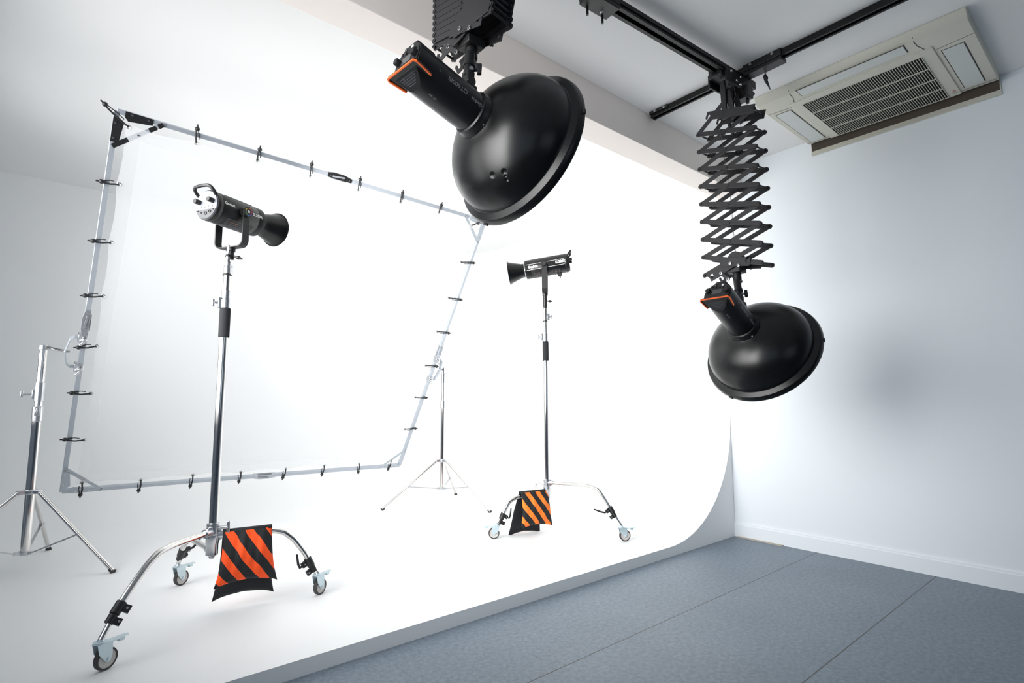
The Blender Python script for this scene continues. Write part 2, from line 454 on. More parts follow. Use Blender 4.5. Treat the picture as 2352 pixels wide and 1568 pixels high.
# far hanger, pulled down
P2c = (2.625, 1.337); PS2 = math.radians(-95.5); S2 = 0.0985; W2 = 0.162
h2, xd, zd, nd, node = scissor('black scissor hanger pulled down long, holding the strobe near the right wall', P2c[0], P2c[1], PS2, W2, 2.447, S2, 0, 8, 0.088, 0.024)
for off in (-0.047, 0.047):
    p, q = node(-1, -1), node(1, 0); dx = (q - p).normalized(); up = nd.cross(dx)
    hp = hook_plate(0.285, 0.046, 0.004, frame4(q - dx * 0.135 + nd * off, -dx, up, -nd), 1); hp.build('hook_plate', M_bar, h2, 0.001)
    m0 = (node(-1, -1) + node(1, 0)) / 2
    b = MB(); b.obox(node(-1, 0) + nd * off, m0 + zd * 0.06 + nd * off, 0.0035, 0.026, nd.cross((m0 - node(-1, 0)).normalized())); b.build('scissor_bar', M_bar, h2, 0.001)
    b = MB(); b.obox(m0 + xd * 0.05 - zd * 0.05 + nd * off * 0.8, m0 + xd * 0.02 + zd * 0.12 + nd * off * 0.8, 0.004, 0.03, xd); b.build('link', M_bar, h2, 0.001)
# carriage on the rail
ctop = V((0, 0, 2.70 - 2.447))
def hb(c, size): return MB().box(c, size, Matrix((nd, -xd, zd)).transposed())
b = hb(ctop + V((0.02, 0, 0.005)), (0.26, 0.075, 0.05)); b.build('carriage', M_black, h2, 0.004)
b = hb(ctop + V((0.02, -0.047, -0.018)), (0.22, 0.012, 0.07)); b.build('side_plate', M_black, h2, 0.003)
b = hb(ctop + V((0.02, 0.047, -0.018)), (0.22, 0.012, 0.07)); b.build('side_plate', M_black, h2, 0.003)
for px, pz in ((-0.06, 0.0), (-0.005, -0.03), (0.04, 0.005), (0.075, -0.03), (0.1, 0.0), (0.03, -0.04)):
    b = MB(); b.lathe([(0.008, 0), (0.007, 0.005), (0, 0.005)], ctop + V((px, -0.053, pz)), (0, -1, 0), 12); b.build('bolt', M_bolt, h2)
b = hb(ctop + V((0.10, -0.03, -0.06)), (0.06, 0.09, 0.07)); b.build('brake_block', M_black, h2, 0.006)
for yy in (-0.06, -0.02):
    b = MB(); b.cyl(ctop + V((0.125, yy, -0.05)), ctop + V((0.155, yy, -0.05)), 0.011, n=14); b.build('roller', M_black, h2)
b = MB(); b.cyl(ctop + V((0.10, -0.055, -0.09)), ctop + V((0.10, -0.055, -0.12)), 0.009, n=12); b.build('brake_screw', M_black, h2)
for x_ in (-0.055, 0.035):
    b = MB(); b.obox(ctop + V((x_, 0, -0.03)), V((x_ * 0.75, 0, 0.02)), 0.03, 0.012, nd); b.build('drop_bracket', M_black, h2, 0.003)
b = MB(); b.tube([ctop + V((0.0, -0.03, -0.04)), ctop + V((0.012, -0.035, -0.09)), ctop + V((0.0, -0.03, -0.13))], 0.0015, 6); b.build('wire', M_wire, h2)
b = MB(); b.tube([V((-0.045, -0.02, -0.02)), V((-0.042, -0.03, -0.055)), V((-0.03, -0.03, -0.07)), V((-0.02, -0.03, -0.05))], 0.009, 10); b.build('hook', M_black, h2)
bot = V((0, 0, -S2 * 8 + 0.03))
b = MB(); b.tube([V((-0.048, 0.03, -0.02)), V((-0.03, 0.0, -0.40)), V((-0.012, -0.005, bot.z + 0.06)), V((-0.005, -0.005, bot.z + 0.035))], 0.0013, 6)
b.tube([V((-0.012, -0.005, bot.z + 0.062)), V((0.008, -0.01, bot.z + 0.055)), V((0.012, -0.012, bot.z + 0.04))], 0.0011, 5); b.build('wire', M_wire, h2)

def hanger_foot(root, bot, xd, nd, scale=1.0, drop=0.11):
    zd = V((0, 0, 1))
    for sgn, off in ((1, -0.045), (1, 0.045)):
        dx = (xd * 0.985 - zd * 0.17).normalized()
        hook_plate(0.17 * scale, 0.046, 0.004, frame4(bot + xd * 0.022 + zd * 0.004 + nd * off * 1.12, dx, -nd.cross(dx) * 1, nd)).build('hook_plate', M_bar, root, 0.001)
        dx2 = (-xd * 0.93 - zd * 0.36).normalized()
        hook_plate(0.165 * scale, 0.042, 0.004, frame4(bot - xd * 0.05 - zd * 0.022 + nd * off * 0.98, dx2, nd.cross(dx2), -nd)).build('hook_plate', M_bar, root, 0.001)
        b = MB(); l = flat_bar_poly(0.055, 0.018)
        dx3 = (xd * 0.75 - zd * 0.66).normalized()
        b.prism(l, 0.004, frame4(bot - xd * 0.035 - zd * 0.06 + nd * off * 1.2, dx3, nd.cross(dx3), nd)); b.build('link', M_bar, root, 0.001)
        for c in (V((0, 0, 0)), xd * 0.045 - zd * 0.02, -xd * 0.055 - zd * 0.04, -xd * 0.015 - zd * 0.078):
            m = MB(); m.lathe([(0.0075, 0), (0.0075, 0.004), (0.005, 0.0045), (0.0045, 0.001), (0, 0.001)], bot + c + nd * off * 1.2, nd * (1 if off > 0 else -1), 12); m.build('bolt', M_bolt, root)
    b = MB(); b.cyl(bot + zd * 0.03 - nd * 0.02, bot + zd * 0.03 + nd * 0.02, 0.038, n=28); b.build('spring_drum', M_bar, root, 0.002)
    b = MB(); b.cyl(bot - zd * 0.03, bot - zd * 0.085, 0.02, 0.022, n=20); b.box(bot - zd * 0.03, (0.07, 0.07, 0.03)); b.build('socket_block', M_black, root, 0.004)
    b = MB(); b.cyl(bot - zd * 0.08, bot - zd * drop, 0.015, n=18); b.build('spigot', M_black, root)
hanger_foot(h2, bot, xd, nd, 1.0, 0.13)

# near hanger, folded up
P1c = (1.0, 1.41); W1 = 0.136; S1 = 0.0225
h1, xd1, zd1, nd1, node1 = scissor('black scissor hanger folded up tight, holding the near strobe above the cove front', P1c[0], P1c[1], math.radians(-80.5), W1, 2.398, S1, 11, 7, 0.09, 0.021)
b = MB(); b.box((0, 0, 0.295), (0.24, 0.085, 0.05)); b.box((0, -0.048, 0.28), (0.2, 0.012, 0.08)); b.box((0, 0.048, 0.28), (0.2, 0.012, 0.08)); b.build('carriage', M_black, h1, 0.004)
bot1 = V((0, 0, -S1 * 7 + 0.0))
b = MB()
for off in (-0.052, 0.052):
    b.prism([(-0.03, -0.02), (0.13, 0.0), (0.155, 0.10), (0.15, 0.2), (0.10, 0.2), (0.0, 0.06), (-0.045, 0.02)], 0.004, frame4(bot1 + nd1 * off, xd1, zd1, nd1))
b.build('guard_plate', M_bar, h1, 0.001)
hanger_foot(h1, bot1, xd1, nd1, 0.9, 0.12)

# ------------------------------------------------------------------ strobes with beauty dishes
def strobe(label, c, n, spig, sock_len):
    z = V(n).normalized(); x = V((0, 0, 1)).cross(z).normalized(); y = z.cross(x)
    R0 = frame4(c, x, y, z); root = thing('studio_strobe', label, 'studio light', R0)
    inv = R0.inverted()
    k = 0.285 / 0.275
    # dish: dome, flat flange and rolled lip, with a white inside
    prof_out = [(0.073, -0.206)]
    for i in range(1, 25):
        a = PI / 2 * (1 - i / 24) * 0.955
        prof_out.append((0.245 * math.cos(a), -0.040 - 0.173 * math.sin(a)))
    prof_out = [(r, h) for r, h in prof_out if r >= 0.073]
    prof_out += [(0.2455, -0.038), (0.2475, -0.0355), (0.269, -0.027), (0.2715, -0.024), (0.2745, -0.016), (0.2765, -0.004), (0.2755, 0.0), (0.272, 0.0)]
    b = MB(); b.lathe([(r * k, h * k) for r, h in prof_out], n=128)
    dish = b.build('beauty_dish', M_dish, root, sharp=28)
    inner = [(0.272, 0.0), (0.2705, -0.016), (0.244, -0.030)] + [(0.242 * math.cos(a), -0.037 - 0.169 * math.sin(a)) for a in [PI / 2 * i / 16 * 0.93 for i in range(17)]]
    b = MB(); b.lathe([(r * k, h * k) for r, h in inner], n=72); b.build('white_lining', M_white, dish)
    b = MB(); b.lathe([(0, -0.10), (0.06, -0.10), (0.066, -0.094), (0.06, -0.09), (0, -0.086)], n=32)
    for i in range(3):
        a = 2 * PI * i / 3 + 0.4
        b.cyl((0.05 * math.cos(a), 0.05 * math.sin(a), -0.095), (0.11 * math.cos(a), 0.11 * math.sin(a), -0.185), 0.003, n=8)
    b.build('deflector_plate', M_white, dish)
    for a in (0.9, 0.9 + 2 * PI / 3, 0.9 + 4 * PI / 3):
        b = MB(); b.box((0.281 * k * 0.985 * math.cos(a), 0.281 * k * 0.985 * math.sin(a), -0.008), (0.008, 0.02, 0.012), Matrix.Rotation(a, 3, 'Z')); b.build('grid_clip', M_plastic, dish, 0.002)
    # shallow dents on the dome of the near dish are left to the eye; neck ring and speed ring collar
    b = MB(); b.lathe([(0.0735, -0.205), (0.0755, -0.208), (0.0755, -0.226), (0.073, -0.230), (0.073, -0.244), (0.068, -0.248)], n=48)
    b.build('mount_ring', M_body, root)
    b = MB(); b.lathe([(0.004, 0), (0.003, 0.002), (0, 0.0025)], (-0.052, -0.054, -0.217), (-0.7, -0.72, 0), 8); b.build('lock_pin', M_bolt, root)
    # body
    rb = 0.0665
    b = MB(); b.lathe([(rb, -0.244), (rb, -0.246), (rb * 0.99, -0.430), (rb * 0.97, -0.447), (0.0, -0.447)], n=64); b.build('housing', M_body, root)
    # raised spine on the mount side and the control head: upper part of the round section, cut flat below
    yc = -0.033
    def seg(r, n=26):
        a0 = math.asin(yc / r); return [(r * math.cos(a), r * math.sin(a)) for a in [a0 + (PI - 2 * a0) * i / n for i in range(n + 1)]]
    b = MB(); b.prism(seg(rb * 0.985), 0.062, at(0, 0, -0.467)); 
    head = b.build('control_head', M_body, root, 0.002)
    b = MB(); b.box((0, 0.058, -0.462), (0.055, 0.03, 0.07)); b.build('top_latch', M_body, root, 0.006)
    b = MB(); b.prism([(x_ * 0.93, (y_ - yc) * 0.93 + yc + 0.002) for x_, y_ in seg(rb * 0.985)], 0.003, at(0, 0, -0.4995)); pan_ = b.build('control_panel', M_plastic, root, 0.001)
    b = MB(); b.box((0.002, 0.008, -0.5015), (0.046, 0.026, 0.002)); b.build('display', M_screen, pan_)
    for kx, ky, r_ in ((-0.047, 0.004, 0.0115), (0.044, 0.014, 0.0115)):
        b = MB(); b.lathe([(r_, 0), (r_, 0.012), (r_ * 0.85, 0.015), (0, 0.015)], (kx, ky, -0.501), (0, 0, -1), 20); b.build('knob', M_plastic, pan_)
    for kx, ky, r_, m_ in ((-0.038, 0.028, 0.004, M_plastic), (-0.022, 0.030, 0.004, M_plastic), (-0.005, 0.032, 0.004, M_plastic), (0.012, 0.034, 0.004, M_plastic), (-0.020, 0.043, 0.0055, M_white), (0.016, 0.049, 0.006, M_screen), (0.030, 0.038, 0.004, M_plastic)):
        b = MB(); b.lathe([(r_, 0), (r_, 0.003), (r_ * 0.7, 0.0045), (0, 0.0045)], (kx, ky, -0.501), (0, 0, -1), 14); b.build('button', m_, pan_)
    # overhanging lip with an orange edge; vent grille below it
    b = MB(); b.prism([(-0.066, -0.445), (-0.071, -0.485), (-0.073, -0.505), (-0.066, -0.514), (0.066, -0.514), (0.073, -0.505), (0.071, -0.485), (0.066, -0.445)], 0.007, frame4((0, yc - 0.001, 0), (1, 0, 0), (0, 0, 1), (0, -1, 0)))
    lip = b.build('rear_lip', M_body, root, 0.0015)
    b = MB(); b.prism([(-0.066, -0.445), (-0.0715, -0.485), (-0.0735, -0.5055), (-0.0665, -0.515), (0.0665, -0.515), (0.0735, -0.5055), (0.0715, -0.485), (0.066, -0.445), (0.062, -0.445), (0.067, -0.485), (0.069, -0.502), (0.064, -0.5105), (-0.064, -0.5105), (-0.069, -0.502), (-0.067, -0.485), (-0.062, -0.445)], 0.005, frame4((0, yc - 0.0065, 0), (1, 0, 0), (0, 0, 1), (0, -1, 0)))
    b.build('orange_edge', M_obar, lip, label='orange edge strip')
    ztop, zlow_, ylow = -0.503, -0.440, -rb
    def zg(y_): return ztop + (yc - y_) / (yc - ylow) * (zlow_ - ztop)
    a0 = math.asin(yc / rb); arc = [(rb * 0.985 * math.cos(a), rb * 0.985 * math.sin(a)) for a in [-PI - a0 + (PI + 2 * a0) * i / 24 for i in range(25)]]
    b = MB(); k_ = len(arc)
    b.add([V((x_, y_, -0.43)) for x_, y_ in arc] + [V((x_, y_, zg(y_))) for x_, y_ in arc], [(i, i + 1, k_ + i + 1, k_ + i) for i in range(k_ - 1)] + [tuple(range(k_, 2 * k_))])
    vb = b.build('vent_housing', M_body, root, 0.0008)
    nrm = V((0, (zlow_ - ztop), (yc - ylow))).normalized()
    if nrm.z > 0: nrm = -nrm
    b = MB()
    for i in range(9):
        yy = yc - 0.009 - i * 0.0032; hw = math.sqrt(max(1e-6, (rb * 0.86) ** 2 - yy * yy))
        if yy < -rb * 0.84: continue
        b.obox(V((-hw, yy, zg(yy))) + nrm * 0.0006, V((hw, yy, zg(yy))) + nrm * 0.0006, 0.0016, 0.0012, nrm)
    for i in range(23):
        xx = -0.055 + i * 0.005; yb_ = -math.sqrt(max(1e-6, (rb * 0.85) ** 2 - xx * xx))
        if yb_ < yc - 0.012: b.obox(V((xx, yc - 0.008, zg(yc - 0.008))) + nrm * 0.0006, V((xx, yb_, zg(yb_))) + nrm * 0.0006, 0.0013, 0.0012, nrm)
    b.build('vent_grille', M_grille, vb)
    # lettering along the housing, upside down because the lamp hangs
    def on_body(zc, a0):
        def f(u, v_):
            a = a0 + v_ / rb
            return (rb * 1.004 * math.cos(a), rb * 1.004 * math.sin(a), zc - u)
        return f
    A0 = PI + math.radians(5)
    text_mesh('QT600III', 0.0195, on_body(-0.350, A0), bold=0.0004, sx=1.08).build('model_lettering', M_grey, root, recalc=False)
    text_mesh('M', 0.009, on_body(-0.420, A0)).build('model_lettering', M_grey, root, recalc=False)
    text_mesh('Godox', 0.0165, on_body(-0.271, A0 + 0.06), bold=0.0004, sx=1.0).build('brand_lettering', M_grey, root, recalc=False)
    text_mesh('QT  600', 0.008, on_body(-0.40, PI + math.radians(72))).build('small_lettering', M_grey, root, recalc=False)
    # tilting bracket up to the hanger's spigot
    A = R0 @ V((0, rb, -0.275)); T = V(spig); up = (T - A).normalized(); L = (T - A).length
    side = x
    b = MB(); b.box(A + up * 0.0, (0.05, 0.044, 0.03), Matrix((x, z, y)).transposed()); b.box(A - z * 0.03 + y * 0.004, (0.03, 0.10, 0.014), Matrix((x, z, y)).transposed()); b.xf(inv); b.build('mount_foot', M_black, root, 0.004)
    b = MB(); b.cyl(A + up * 0.028 - side * 0.024, A + up * 0.028 + side * 0.024, 0.017, n=24); b.obox(A + up * 0.02, A + up * (L * 0.62), 0.03, 0.034, side); b.xf(inv); b.build('tilt_bracket', M_black, root, 0.004)
    b = MB(); b.cyl(A + up * (L * 0.45), A + up * (L + sock_len), 0.0175, n=22); b.cyl(A + up * (L * 0.8), A + up * (L * 0.8 + 0.012), 0.021, n=22); b.xf(inv); b.build('socket', M_black, root)
    kd = (V((0.7675, -0.641, 0.15))).normalized()
    K = A + up * (L * 0.68)
    b = MB(); b.cyl(K, K + kd * 0.034, 0.006, n=12); b.obox(K + kd * 0.036 - up * 0.021, K + kd * 0.036 + up * 0.021, 0.013, 0.015, kd); b.xf(inv); b.build('clamp_knob', M_plastic, root, 0.003)
    b = MB(); b.lathe([(0.008, 0), (0.007, 0.004), (0, 0.005)], K - V((0.05, 0.99, 0)) * 0.016, (-0.3, -0.95, 0), 12); b.xf(inv); b.build('bolt', M_bolt, root)
    b = MB(); b.cyl(A + y * -0.006 + x * 0.02 + z * 0.03, A + y * 0.004 + x * 0.02 + z * 0.03 + kd * 0.04, 0.0045, n=10); b.cyl(A + x * 0.02 + z * 0.03 + y * 0.003 + kd * 0.033, A + x * 0.02 + z * 0.03 + y * 0.004 + kd * 0.047, 0.008, n=12); b.xf(inv); b.build('umbrella_lock', M_plastic, root)
    return root, dish

s1, d1 = strobe('near black studio strobe with beauty dish, hung from the folded scissor hanger', (1.206, 1.392, 1.882), (0.968, 0.085, -0.238), (0.975, 1.385, 2.125), 0.035)
s2, d2 = strobe('far black studio strobe with beauty dish, hung low from the extended scissor hanger', (2.72, 1.271, 1.237), (0.866, 0.014, -0.501), (2.575, 1.31, 1.56), 0.04)
# the near dish has four small dents pressed into its dome
def dented(base, pts):
    m = base.copy(); m.name = 'satin_black_dish_dented'; nt = m.node_tree; N, L = nt.nodes, nt.links
    tc = N.new('ShaderNodeTexCoord'); prev = None
    for p, r in pts:
        d = N.new('ShaderNodeVectorMath'); d.operation = 'DISTANCE'; L.new(tc.outputs['Object'], d.inputs[0]); d.inputs[1].default_value = p
        mr = N.new('ShaderNodeMapRange'); mr.interpolation_type = 'SMOOTHSTEP'; mr.inputs[1].default_value = 0.0; mr.inputs[2].default_value = r; mr.inputs[3].default_value = -1.0; mr.inputs[4].default_value = 0.0
        L.new(d.outputs['Value'], mr.inputs[0])
        if prev is None: prev = mr.outputs[0]
        else:
            a = N.new('ShaderNodeMath'); a.operation = 'ADD'; L.new(prev, a.inputs[0]); L.new(mr.outputs[0], a.inputs[1]); prev = a.outputs[0]
    bp = N.new('ShaderNodeBump'); bp.inputs['Strength'].default_value = 1.0; bp.inputs['Distance'].default_value = 0.0025
    L.new(prev, bp.inputs['Height']); L.new(bp.outputs['Normal'], N['Principled BSDF'].inputs['Normal'])
    return m
d1.data.materials[0] = dented(M_dish, [((-0.055, -0.199, -0.145), 0.013), ((-0.097, -0.195, -0.134), 0.013), ((-0.095, -0.211, -0.115), 0.009), ((-0.096, -0.204, -0.124), 0.007)])

# ------------------------------------------------------------------ LED lights
def led(label, c, n, face, piv, texts, stand_top, back, gap, body_len, refl_len, R, silver):
    z = V(n).normalized(); x = V((0, 0, 1)).cross(z).normalized(); y = z.cross(x)
    R0 = frame4(c, x, y, z); inv = R0.inverted()
    root = thing('video_light', label, 'video light', R0)
    rb = 0.071; zf = -refl_len; zb = zf - body_len
    # reflector cone
    b = MB()
    prof = [(0.052, zf - 0.004), (0.052, zf + refl_len * 0.18), (0.056, zf + refl_len * 0.28), (R * 0.80, zf + refl_len * 0.68), (R * 0.93, -0.008), (R * 0.965, -0.004), (R, -0.006), (R * 1.012, -0.002), (R, 0.0), (R * 0.955, 0.0), (R * 0.90, -0.012), (R * 0.76, zf + refl_len * 0.66), (0.052, zf + refl_len * 0.26), (0.0, zf + refl_len * 0.2)]
    b.lathe(prof, n=56); rf = b.build('reflector', M_dish, root)
    b = MB(); b.lathe([(0.0565, zf - 0.001), (0.0575, zf + 0.004), (0.0565, zf + 0.007), (0.052, zf + 0.007)], n=48); b.build('bowens_ring', M_bolt, root)
    # housing
    b = MB(); b.lathe([(0.05, zf), (0.066, zf), (rb, zf - 0.005), (rb, zf - 0.038), (rb * 0.985, zf - 0.040), (rb * 0.985, zf - 0.043), (rb, zf - 0.045), (rb, zb + 0.03), (rb * 0.985, zb + 0.028), (rb * 0.985, zb + 0.025), (rb, zb + 0.023), (rb, zb + 0.004), (rb * 0.97, zb), (0, zb)], n=56)
    hs = b.build('housing', M_body, root)
    # ventilation slots underneath and on top
    for name, a_c, m_ in (('vent_slots', -PI / 2 + face * 0.28, M_rib), ('vent_slots', PI / 2, M_rib)):
        b = MB()
        for i in range(20):
            zz = zf - 0.065 - i * (body_len - 0.13) / 20
            for k in range(-3, 4):
                a = a_c + k * 0.17
                b.box((rb * math.cos(a), rb * math.sin(a), zz), (0.003, 0.0085, 0.0042), Matrix.Rotation(a, 3, 'Z'))
        b.build(name, m_, hs)
    b = MB()
    for i in range(14):
        if i in (5, 6, 7): continue
        zz = zf - 0.075 - i * (body_len - 0.15) / 14; a = -PI / 2 + face * 0.62
        b.box((rb * math.cos(a), rb * math.sin(a), zz), (0.0025, 0.005, 0.006), Matrix.Rotation(a, 3, 'Z'))
    b.build('copper_vents', M_copper, hs, label='copper coloured vent openings')
    # flat name plate on the visible side
    s = face; ac = 0 if s > 0 else PI
    def onside(zc, yc_, dirz):
        def f(u, v_):
            a = ac + s * (v_ + yc_) / rb
            return (rb * 1.006 * math.cos(a), rb * 1.006 * math.sin(a), zc + dirz * u)
        return f
    dz = -s   # reading direction
    for (txt, sz, zc, yc_, sx_, bd) in texts:
        text_mesh(txt, sz, onside(zc, yc_, dz), bold=bd, sx=sx_).build('lettering', M_white, root, recalc=False)
    # yoke
    dn = inv.to_3x3() @ V((0, 0, -1)); fwd = dn.cross(V((1, 0, 0))).normalized()
    pv = V((0, 0, piv)); yw = rb + 0.014
    Lk = gap
    pts = [pv + V((-yw, 0, 0)), pv + V((-yw, 0, 0)) + dn * (Lk - 0.03)]
    for i in range(1, 6):
        a = PI / 2 * i / 5; pts.append(pv + V((-yw + 0.03 * (1 - math.cos(a)), 0, 0)) + dn * (Lk - 0.03 + 0.03 * math.sin(a)))
    pts2 = [V((-p.x, p.y, p.z)) for p in reversed(pts)]
    # strap of rectangular section swept along the U
    path = pts + pts2; b = MB(); vs = []; fs = []; hw, th = 0.019, 0.006
    dn_n = dn.normalized()
    mid = pv + dn * (Lk / 2)
    for i, p in enumerate(path):
        t_ = (path[min(i + 1, len(path) - 1)] - path[max(i - 1, 0)]).normalized(); o_ = t_.cross(fwd).normalized()
        for (a_, c_) in ((-hw, -th / 2), (hw, -th / 2), (hw, th / 2), (-hw, th / 2)):
            vs.append(p + fwd * a_ + o_ * c_)
    for i in range(len(path) - 1):
        for j in range(4): fs.append((i * 4 + j, i * 4 + (j + 1) % 4, (i + 1) * 4 + (j + 1) % 4, (i + 1) * 4 + j))
    fs += [(3, 2, 1, 0), tuple((len(path) - 1) * 4 + j for j in range(4))]
    b.add(vs, fs)
    for sx_ in (-1, 1): b.cyl(pv + V((sx_ * (yw - th / 2), 0, 0)), pv + V((sx_ * (yw + th / 2), 0, 0)), 0.021, n=24)
    yoke = b.build('yoke', M_black, root, 0.0012)
    for sx_ in (-1, 1):
        if silver and sx_ == s:
            continue
        b = MB(); b.lathe([(0.0135, 0), (0.0135, 0.008), (0.011, 0.011), (0, 0.011)], pv + V((sx_ * (yw + 0.002), 0, 0)), (sx_, 0, 0), 20); b.build('tilt_knob', M_plastic, yoke)
    for sx_ in (-1, 1):
        b = MB(); b.cyl(pv + V((sx_ * (rb - 0.006), 0, 0)), pv + V((sx_ * (yw - 0.002), 0, 0)), 0.024, n=24); b.build('pivot_boss', M_body, yoke)
    if silver:   # round cap with a colour ring
        P = pv + V((s * (yw + 0.003), 0, 0))
        b = MB(); b.lathe([(0.026, 0), (0.026, 0.010), (0.024, 0.012), (0, 0.012)], P, (s, 0, 0), 32); cap = b.build('tilt_knob', M_body, yoke)
        cols = [rgb(214, 60, 90), rgb(226, 120, 60), rgb(225, 200, 70), rgb(80, 170, 90), rgb(60, 130, 200), rgb(150, 70, 170)]
        ms = [mat('ring_colour', c_, 0.5) for c_ in cols]
        b = MB()
        for i in range(24):
            b.mi = i * 6 // 24
            a0, a1 = 2 * PI * i / 24, 2 * PI * (i + 1) / 24; q = []
            for (r_, a_) in ((0.0165, a0), (0.019, a0), (0.019, a1), (0.0165, a1)): q.append(P + V((s * 0.0125, r_ * math.sin(a_), r_ * math.cos(a_))))
            b.add(q, [(0, 1, 2, 3)])
        b.build('colour_ring', ms, cap, label='rainbow coloured ring')
        def oncap(u, v_): return P + V((s * 0.0127, v_, -s * u))
        b = MB(); b.lathe([(0.0065, 0), (0, 0.0004)], P + V((s * 0.0124, 0, 0)), (s, 0, 0), 20); b.build('cap_emblem', M_white, cap)
        text_mesh('R', 0.010, lambda u, v_: P + V((s * 0.0131, v_, -s * u)), bold=0.0002).build('cap_letter', M_black, cap, recalc=False)
    else:
        for yy in (0.021, -0.021):
            for z0_, z1_ in ((zf - 0.012, piv + 0.026), (piv - 0.022, zb + 0.028)):
                b = MB(); q = []
                for i in range(9):
                    zz = z0_ + (z1_ - z0_) * i / 8
                    for o_ in (-0.0011, 0.0011):
                        a = ac + s * (yy + o_) / rb; q.append(V((rb * 1.005 * math.cos(a), rb * 1.005 * math.sin(a), zz)))
                b.add(q, [(2 * i, 2 * i + 1, 2 * i + 3, 2 * i + 2) for i in range(8)]); b.build('white_line', M_white, hs, recalc=False)
    # socket that sits on the stand's spigot
    Pb = R0 @ (pv + dn * Lk)
    top = V(stand_top)
    b = MB(); b.cyl(Pb + V((0, 0, 0.004)), Pb + V((0, 0, -0.018)), 0.020, n=24); b.xf(inv); b.build('swivel_plate', M_black, root)
    b = MB(); b.cyl(Pb + V((0, 0, -0.012)), V((Pb.x, Pb.y, top.z - 0.03)), 0.0155, n=20); b.xf(inv); b.build('stand_socket', M_black, root)
    kd = (V((0.7675, -0.641, -0.35)) if silver else V((0.9, -0.3, 0))).normalized()
    K = V((Pb.x, Pb.y, (Pb.z + top.z) / 2 - 0.022))
    b = MB(); b.cyl(K, K + kd * 0.028, 0.005, n=10); b.tube([K + kd * 0.024, K + kd * 0.04, K + kd * 0.062], [0.005, 0.010, 0.002], 10); b.xf(inv); b.build('clamp_lever', M_plastic, root)
    # rear panel
    pm = M_panel if silver else M_plastic
    b = MB(); b.lathe([(rb * 0.92, 0), (rb * 0.92, 0.004), (rb * 0.9, 0.006), (0, 0.006)], (0, 0, zb), (0, 0, -1), 48, cap0=True); bp_ = b.build('rear_panel', pm, root)
    b = MB(); lo = []
    a0 = math.asin(-0.022 / (rb * 0.905))
    for i in range(25):
        a = -PI - a0 + (PI + 2 * a0) * i / 24; lo.append((rb * 0.905 * math.cos(a), rb * 0.905 * math.sin(a)))
    b.prism(lo, 0.002, at(0, 0, zb - 0.0068)); b.build('port_plate', M_panel2 if silver else M_black, bp_)
    for kx, ky in ((-0.040, 0.014), (0.040, 0.014)):
        b = MB(); b.lathe([(0.0115, 0), (0.0115, 0.024), (0.010, 0.027), (0, 0.027)], (kx, ky, zb - 0.006), (0, 0, -1), 20); b.build('knob', M_plastic, bp_)
    for i in range(4):
        b = MB(); b.lathe([(0.006, 0), (0.006, 0.003), (0.004, 0.004), (0, 0.004)], (-0.034 + i * 0.0225, -0.009, zb - 0.006), (0, 0, -1), 16); b.build('button', M_white if silver else M_plastic, bp_)
    for kx, ky, r_ in ((0.0, -0.040, 0.0085), (-0.026, -0.034, 0.0075), (0.026, -0.036, 0.004), (0.044, -0.028, 0.003), (-0.046, -0.026, 0.003)):
        b = MB(); b.lathe([(r_, 0), (r_, 0.003), (r_ * 0.7, 0.003), (r_ * 0.7, 0.001), (0, 0.001)], (kx, ky, zb - 0.0075), (0, 0, -1), 16); b.build('port', M_plastic, bp_)
    # carrying handle at the top of the rear
    q = [V((-0.050, 0.040, zb + 0.004)), V((-0.054, 0.056, zb - 0.014)), V((-0.050, 0.070, zb - 0.027)), V((-0.038, 0.077, zb - 0.032)), V((0, 0.080, zb - 0.033)), V((0.038, 0.077, zb - 0.032)), V((0.050, 0.070, zb - 0.027)), V((0.054, 0.056, zb - 0.014)), V((0.050, 0.040, zb + 0.004))]
    b = MB(); b.tube(q, 0.0078, 12); b.build('handle', M_black, root)
    if not silver:
        b = MB(); a = -PI / 2; b.box((0, -rb - 0.008, zb + 0.075), (0.03, 0.022, 0.034)); b.cyl((0, -rb - 0.018, zb + 0.075), (0, -rb - 0.034, zb + 0.075), 0.005, n=10); b.build('umbrella_holder', M_plastic, root, 0.003)
    return root

led1 = led('black LED video light with silver rear panel, on the near wheeled stand', (0.812, 2.916, 1.896), (0.8655, 0.5, 0.018), -1, -0.272,
           [('Godox', 0.0185, -0.352, 0.014, 1.05, 0.0006), ('SL300R', 0.019, -0.190, 0.008, 0.98, 0.0008)], (0.565, 2.773, 1.70), True, 0.165, 0.278, 0.135, 0.0885, True)
n2 = V((-0.7675, 0.641, 0)) * math.cos(math.radians(6)) + V((0.641, 0.7675, 0)) * math.sin(math.radians(6))
n2 = n2 * math.cos(math.radians(8.8)) - V((0, 0, 1)) * math.sin(math.radians(8.8)); n2.normalize()
PV2 = V((2.752, 2.903, 2.004))
c2 = PV2 + n2 * 0.278
led2 = led('black LED video light with white side lines, on the wheeled stand deeper in the cove', c2, n2, 1, -0.278,
           [('Godox', 0.026, -0.19, 0.0, 1.0, 0.0012), ('SL300III', 0.026, -0.40, 0.002, 0.93, 0.0014)], (2.752, 2.903, 1.73), False, 0.205, 0.325, 0.13, 0.09, False)

